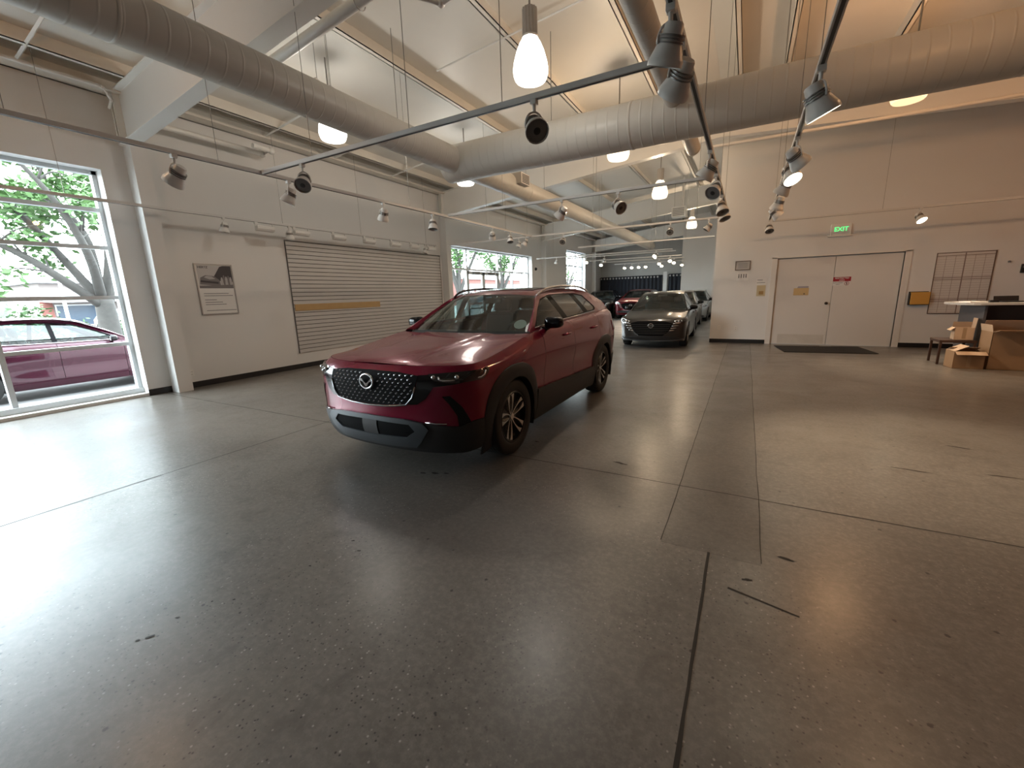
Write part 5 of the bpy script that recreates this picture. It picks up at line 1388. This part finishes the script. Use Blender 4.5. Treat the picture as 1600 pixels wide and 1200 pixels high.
def v_face(car, par, emblem='bar', z0=0., grille=True, chrome=True):
    """wide black V grille with stepped bright strips, slim boomerang lamps"""
    F = car.fx; zz = lambda L: [(x, z+z0) for x, z in L]
    g = overlay(car, 'grille', F(zz([(0,.715),(.34,.705),(.52,.66),(.47,.52),(.40,.42),(.30,.345),(0,.335)])), M['dark'], par, .007)
    bars = MB()
    for k in range(6):
        z = .395+.045*k+z0
        xe = np.interp(z-z0, (.39,.52,.66), (.36,.45,.50))
        pts = [car.S(car.ux(xe*i/4, z), z)+car.N(car.ux(xe*i/4, z), z)*.009 for i in range(5)]
        m = MB().tube(pts, .006, 5); mirror_add(bars, m.v, m.f)
    bars.build('grille_slats', M['black'], g)
    sts = {1: MB(), -1: MB()}
    for k in range(4):
        z = .645-.058*k+z0; xi = .535-.028*k; xo = .70-.045*k
        pts = [car.S(car.ux(xi+(xo-xi)*i/4, z+.012*i/4), z+.012*i/4)+car.N(car.ux(xi, z), z)*.012 for i in range(5)]
        m = MB().tube(pts, [.011, .010, .009, .007, .004], 6)
        for sd in (1, -1): mirror_add(sts[sd], m.v, m.f, False, sd)
    for sd in (1, -1): sts[sd].build('grille_strips', M['chrome'], par, smooth=True)
    for sd in (1, -1):
        h = overlay(car, 'headlight', F(zz([(.545,.705),(.66,.735)])) + [(u, z+z0) for u, z in ((-.50,.772),(-.36,.80),(-.33,.79),(-.42,.735))] + F(zz([(.74,.672),(.60,.655)])), M['lampglass'], par, .012, side=sd)
        for L in (F(zz([(.555,.70),(.66,.728)])) + [(-.50,.764+z0),(-.37,.79+z0)], F(zz([(.56,.695),(.60,.664),(.70,.672)]))):
            pts = [car.S(u, z)+car.N(u, z)*.015 for u, z in L]
            MB().tube([Vector((p.x*sd, p.y, p.z)) for p in pts], .013, 6).build('running_light', M['lampsil'], h, smooth=True)
        for x in (.66, .72):
            u = car.ux(x, .705+z0); c = car.S(u, .705+z0)+car.N(u, .705+z0)*.010
            MB().ball((c.x*sd, c.y, c.z), .026).build('lamp_lens', M['lampsil'], h, smooth=True)
    overlay(car, 'lower_bumper', F(zz([(0,.325),(.40,.32),(.62,.30),(.74,.265),(.70,.235),(0,.22)])), M['black'], par, .007)
    pts = [car.S(car.ux(x, z+z0), z+z0)+car.N(car.ux(x, z+z0), z+z0)*.012 for x, z in ((.80,.25),(.7,.235),(.5,.215),(.25,.21),(0,.208))]
    pts = pts + [Vector((-p.x, p.y, p.z)) for p in pts[-2::-1]]
    MB().tube(pts, .013, 6).build('bumper_lip', M['skid'], par, smooth=True)
    c = car.S(car.s0, .60+z0) + Vector((0, -.02, 0)); em = thing('emblem', None, None, c); em.parent = par
    MB().tube([(.062*math.cos(a), 0, .052*math.sin(a)) for a in [2*PI*k/28 for k in range(28)]], .006, 6, closed=True).build('emblem_ring', M['chrome'], em, smooth=True)
    if emblem == 'bar':
        MB().rbox((-.082, -.006, -.014), (.082, .006, .014), .003).build('emblem_bar', M['chrome'], em)
        text_part('NISSAN', .022, Matrix(((1,0,0,0),(0,0,-1,-.0065),(0,1,0,0),(0,0,0,1))), M['ink'], 'emblem_lettering', em, ext=.0004, bold=True)

gp_ = paint('gunmetal_grey_paint', (.035, .032, .030), .5, .3)
P = dict(SEDAN); a, c = build_car('car', 'gunmetal grey sedan with black V grille parked behind the red crossover', 'car', P, gp_, (-2.14, 12.12, 0), .035)
v_face(c, a)
P = dict(SEDAN, sp=.09); a, c = build_car('car', 'dark sedan parked directly behind the gunmetal sedan, mostly hidden', 'car', P, paint('dark_silver_paint', (.16, .155, .15), .6, .3), (-2.40, 17.15, 0), .03); v_face(c, a)
P = dict(SEDAN, sp=.09); a, c = build_car('car', 'pale silver sedan farthest along the row by the white side wall', 'car', P, paint('pale_silver_paint', (.40, .43, .45), .6, .3), (-2.38, 22.1, 0), .0); v_face(c, a)
P = dict(SUV, sp=.09); a, c = build_car('car', 'red crossover with bright V grille in front of the dark curtain', 'car', P, paint('bright_red_paint', (.11, .004, .010), .4, .3), (-5.35, 23.7, 0), .0); v_face(c, a, z0=.16)
flare(c, a, 0, .365, .40, .47, -22, 200, M['clad'], .012); flare(c, a, 2.815, .365, .40, .47, -22, 200, M['clad'], .012)
P = dict(SUV, sp=.09); a, c = build_car('car', 'black crossover at far left before the curtain, half behind the nearest car', 'car', P, paint('black_paint', (.006, .006, .007), .2, .25), (-7.45, 23.95, 0), .12); v_face(c, a, z0=.16)
P = dict(SEDAN, sp=.07); a, c = build_car('car', 'dark red sedan parked outside against the large window', 'car', P, paint('wine_red_paint', (.045, .004, .015), .3, .25), (-12.0, 4.25, -.12), PI); v_face(c, a)
# ------------------------------------------------------------------ outside the windows
GZ = -.12
def flat_ground(name, x0, x1, y0, y1, z, mat):
    mb = MB().box((x0, y0, z-.2), (x1, y1, z)); return struct(name, mb, mat)
flat_ground('ground_parking', -70, -10.55, -40, 90, GZ, simple('pale_asphalt', (.13, .13, .13), .8, noise=.12, nscale=2))
flat_ground('path_sidewalk', -10.55, -9.1, -40, 60, GZ+.06, simple('pale_concrete_walk', (.20, .20, .198), .8, noise=.08, nscale=3))
M['bark'] = simple('grey_bark', (.05, .047, .043), .9, noise=.25, nscale=9)
M['leaf'] = simple('spring_green_leaves', (.05, .115, .028), .6, noise=.25, nscale=3)
M['leaf2'] = simple('dull_green_leaves', (.035, .08, .024), .65, noise=.25, nscale=2)
def leaves(mb, c, r, n, size, rg):
    for _ in range(n):
        d = Vector((rg.gauss(0, .45), rg.gauss(0, .45), rg.gauss(0, .38))); p = Vector(c) + d*r
        a = Vector((rg.uniform(-1, 1), rg.uniform(-1, 1), rg.uniform(-.5, .5))).normalized(); b = a.cross(Vector((rg.uniform(-1, 1), rg.uniform(-1, 1), rg.uniform(-1, 1)))).normalized()
        s = size*rg.uniform(.6, 1.3)
        mb.add([p-a*s, p+b*s*.45, p+a*s, p-b*s*.45], [(0,1,2,3)])
def limb(mb, pts, r0, r1, n=10):
    f3 = [pch([(i, p[k]) for i, p in enumerate(pts)]) for k in range(3)]; m = (len(pts)-1)*4
    mb.tube([(f3[0](i/4), f3[1](i/4), f3[2](i/4)) for i in range(m+1)], [r0+(r1-r0)*i/m for i in range(m+1)], n)
    return [Vector((f3[0](i/4), f3[1](i/4), f3[2](i/4))) for i in range(m+1)]
def tree(label, x, y, limbs, seed, nleaf, trunk_h=1.7, r=.24, lmat='leaf', size=.09):
    rg = random.Random(seed); t = thing('tree', label, 'tree', (x, y, GZ)); tr = MB(); lf = MB()
    limb(tr, [(0, 0, -.05), (.03, .0, .4), (0, .02, trunk_h*.7), (.02, .02, trunk_h+.15)], r*1.25, r*.85, 14)
    tr.build('trunk', M['bark'], t, smooth=True)
    for L in limbs:
        b = MB(); P_ = limb(b, L, r*.52, r*.12)
        tips = []
        for k in range(5, len(P_), 2):
            for _ in range(2):
                d = Vector((rg.uniform(-1, 1), rg.uniform(-1, 1), rg.uniform(-.1, .9))).normalized()*rg.uniform(.5, 1.2)
                q = P_[k] + d*.55 + Vector((0, 0, .12)); e = P_[k]+d
                limb(b, [tuple(P_[k]), tuple(q), tuple(e)], r*.12, r*.03, 5); tips.append(e)
        b.build('branch', M['bark'], t, smooth=True)
        for e in tips + [P_[-1]]:
            if rg.random() < .62: leaves(lf, e, rg.uniform(.35, .7), nleaf, size, rg)
    lf.build('foliage', M[lmat], t, recalc=False, weld=False)
    return t
L0 = [[(0,0,1.6),(.3,-.8,2.35),(.1,-1.5,3.05),(.2,-2.6,3.6),(.4,-4,4.2)], [(0,0,1.7),(-.2,-.6,3.0),(.3,-1.4,4.15),(.2,-2.2,5.4)],
      [(0,0,1.8),(.1,-.05,3.3),(-.3,-.4,4.5),(.2,-.9,6.1)], [(0,.05,1.7),(.4,.25,3.3),(.2,.3,4.7),(.5,.2,6.4)], [(0,.1,1.65),(-.3,.55,3.3),(-.2,.65,5.0),(-.5,1.2,6.5)], [(0,0,1.8),(1.0,-.4,3.0),(1.6,-1.0,4.2),(2.0,-1.8,5.2)]]
tree('grey-barked spreading tree just outside the large window', -16, 5.0, L0, 3, 120, size=.105)
def gen(seed):
    rg = random.Random(seed); o = []
    for k in range(6):
        a = 2*PI*k/6+rg.uniform(-.4, .4); s = rg.uniform(.5, 1.1)
        o.append([(0, 0, 1.7), (math.cos(a)*.6*s, math.sin(a)*.6*s, 2.9), (math.cos(a)*1.3*s, math.sin(a)*1.3*s, 4.1), (math.cos(a)*1.9*s, math.sin(a)*1.9*s, 5.6)])
    return o
tree('leafy tree outside the left panes of the entrance window', -15.5, 21.5, gen(5), 5, 80, size=.12)
tree('leafy tree outside the right panes of the entrance window', -16.5, 28.5, gen(8), 8, 80, size=.12)
tree('leafy tree outside the narrow far window', -17.5, 44.5, gen(9), 9, 50)
tree('green tree farther off behind the large window, left of the grey-barked one', -36, 4.2, gen(11), 11, 150, lmat='leaf2', size=.13)
def shrub(label, x, y, r, seed):
    rg = random.Random(seed); t = thing('shrub', label, 'shrub', (x, y, GZ)); m = MB()
    for k in range(9): leaves(m, (rg.uniform(-1, 1)*r*.7, rg.uniform(-1, 1)*r*.9, r*rg.uniform(.3, 1.0)), r*.5, 130, .10, rg)
    m.build('foliage', M['leaf2'], t, recalc=False, weld=False)
    b = MB(); limb(b, [(0, 0, 0), (.05, 0, r*.4), (.0, .05, r*.9)], .05, .02, 6); b.build('stem', M['bark'], t)
shrub('rounded green shrub across the car park, beyond the wine-red sedan', -24.5, 4.6, 1.5, 1)
shrub('green shrub right of the grey-barked trunk at the window edge', -22, 8.9, 1.1, 2)
shrub('low green shrub behind the sedan roof near the pale storefront', -24, 7.4, .8, 4)
# storefront across the street
def block(label, x, y, w, h, d, wall, roof, seed, brick=None):
    t = thing('storefront_building', label, 'building', (x, y, GZ))
    MB().box((-d, 0, 0), (0, w, h)).build('walls', wall, t); MB().box((-d-.5, -.4, h), (.6, w+.4, h+.28)).build('flat_roof', roof, t)
    MB().add([(.02, 0, h*.62), (1.5, 0, h*.60), (1.5, w, h*.60), (.02, w, h*.62), (.02, 0, h*.82), (1.5, 0, h*.72), (1.5, w, h*.72), (.02, w, h*.82)], [(0,1,2,3),(4,7,6,5),(0,4,5,1),(1,5,6,2),(2,6,7,3)]).build('canopy', roof, t)
    n = max(3, int(w/3.0))
    for k in range(n):
        a = w*(k+.14)/n; b = w*(k+.86)/n
        if brick and k % 3 == 0: MB().box((0, a-.7, 0), (.12, a-.1, h*.62)).build('brick_pier', brick, t)
        f = MB().box((0, a, .3), (.05, b, h*.56)).build('shop_window', M['winframe'], t); MB().box((.05, a+.08, .4), (.06, b-.08, h*.53)).build('pane', M['darkpane'], f)
M['winframe'] = simple('pale_shop_frame', (.5, .5, .5), .5); M['darkpane'] = simple('dark_shop_glass', (.04, .06, .09), .1)
bw = simple('cream_stucco', (.22, .19, .18), .8); br = simple('red_brick', (.16, .06, .05), .85, noise=.2, nscale=4); rf = simple('white_fascia', (.28, .28, .29), .6)
block('long pale storefront with red brick piers across the street', -42, 10, 11, 3.3, 8, bw, rf, 1, br)
block('cream storefront block farther along the street', -46, 28, 26, 4.2, 9, bw, rf, 2, br)
block('brick-fronted shop row opposite the entrance', -44, 60, 24, 4.5, 9, br, rf, 3)
# parked car across the lot, light pole, hills
P = dict(SEDAN, sp=.10); a, c = build_car('car', 'white sedan parked across the street in front of the storefront', 'car', P, paint('white_paint', (.62, .62, .63), .1, .3), (-30, 10.6, GZ), PI*.5)
P = dict(SEDAN, sp=.10); a, c = build_car('car', 'dark blue sedan parked beyond the green shrub across the lot', 'car', P, paint('dark_blue_paint', (.03, .05, .11), .3, .3), (-29, 3.8, GZ), PI*.5)
t = thing('street_lamp', 'slim pale lamp pole standing before the storefront', 'lamp pole', (-34, 8.95, GZ)); MB().cyl((0, 0, 0), (0, 0, 6.2), .09, .06, 10).build('pole', M['alu'], t); MB().rbox((-.1, -.9, 6.1), (.1, .1, 6.25), .03).build('lamp_head', M['grey'], t); MB().cyl((0, 0, 0), (0, 0, .5), .22, .2, 12).build('pole_base', M['grey'], t)
def hill(name, x, amp, mat, seed):
    rg = random.Random(seed); n = 60; P_ = []
    hs = [amp*(.7+.3*math.sin(k*.31+seed)+.12*math.sin(k*1.3+seed*2)+.05*rg.uniform(-1, 1)) for k in range(n+1)]
    for j, (fx_, fz) in enumerate(((0, -.02), (-12, .45), (-30, .85), (-50, 1.0), (-80, .7))):
        P_.append([(x+fx_, -120+8*k, GZ+max(-.3, hs[k]*fz)) for k in range(n+1)])
    o = MB().grid(P_).build(name, mat, smooth=True); tag(o, kind='structure')
hill('hill_near', -120, 6.0, simple('wooded_hill_green', (.018, .032, .020), .9, noise=.3, nscale=.25), 2)
hill('hill_far', -210, 14, simple('blue_green_far_hill', (.022, .040, .048), .9, noise=.2, nscale=.1), 5)
flat_ground('ground_grass', -330, -70, -130, 360, GZ-.05, simple('pale_grass_field', (.12, .17, .07), .9, noise=.2, nscale=.3))
# ------------------------------------------------------------------ camera
cam = bpy.data.cameras.new('camera'); co = bpy.data.objects.new('camera', cam); COL.objects.link(co)
cam.sensor_width = 36; cam.sensor_fit = 'HORIZONTAL'; cam.lens = 651.849/1600*36; cam.clip_start = .05; cam.clip_end = 600
yaw, pitch, roll = CAMROT
f = Vector((math.sin(yaw)*math.cos(pitch), math.cos(yaw)*math.cos(pitch), math.sin(pitch)))
r = Vector((math.cos(yaw), -math.sin(yaw), 0)); dn = f.cross(r)
r2 = r*math.cos(roll) + dn*math.sin(roll); d2 = -r*math.sin(roll) + dn*math.cos(roll)
co.matrix_world = Matrix(((r2.x, -d2.x, -f.x, 0), (r2.y, -d2.y, -f.y, 0), (r2.z, -d2.z, -f.z, 1.5), (0, 0, 0, 1)))
SC.camera = co
# ------------------------------------------------------------------ light
w = bpy.data.worlds.new('sky'); SC.world = w; w.use_nodes = True
nt = w.node_tree; bg = nt.nodes['Background']; g = NG(nt)
tc = g.n('ShaderNodeTexCoord'); sp = g.n('ShaderNodeSeparateXYZ'); nt.links.new(tc.outputs['Generated'], sp.inputs[0])
nz = g.noise(tc.outputs['Generated'], 2.2, 5)
skyc = g.mix(g.ramp(nz, .42, .62), (.74, .88, 1.0), (.95, .98, 1))
skyc = g.mix(g.ramp(sp.outputs[2], -.05, .25), (.93, .98, 1.0), skyc)
nt.links.new(skyc, bg.inputs[0]); bg.inputs[1].default_value = SKY
for k, (y0, y1, z0, z1) in enumerate((W1, W2, W3)):
    l = bpy.data.lights.new('daylight_portal', 'AREA'); l.shape = 'RECTANGLE'; l.size = y1-y0; l.size_y = z1-z0; l.cycles.is_portal = True
    o = bpy.data.objects.new('daylight_portal', l); COL.objects.link(o)
    o.location = (-9.12, (y0+y1)/2, (z0+z1)/2); o.rotation_euler = (PI/2, 0, -PI/2)
vs = SC.view_settings
vs.view_transform = 'Standard'; vs.look = 'None'; vs.gamma = 1; vs.use_curve_mapping = False; vs.exposure = EXPO
SC.cycles.max_bounces = 10; SC.cycles.diffuse_bounces = 5; SC.cycles.glossy_bounces = 5; SC.cycles.transparent_max_bounces = 16; SC.cycles.transmission_bounces = 6
SC.cycles.sample_clamp_indirect = 8; SC.cycles.caustics_reflective = False; SC.cycles.caustics_refractive = False
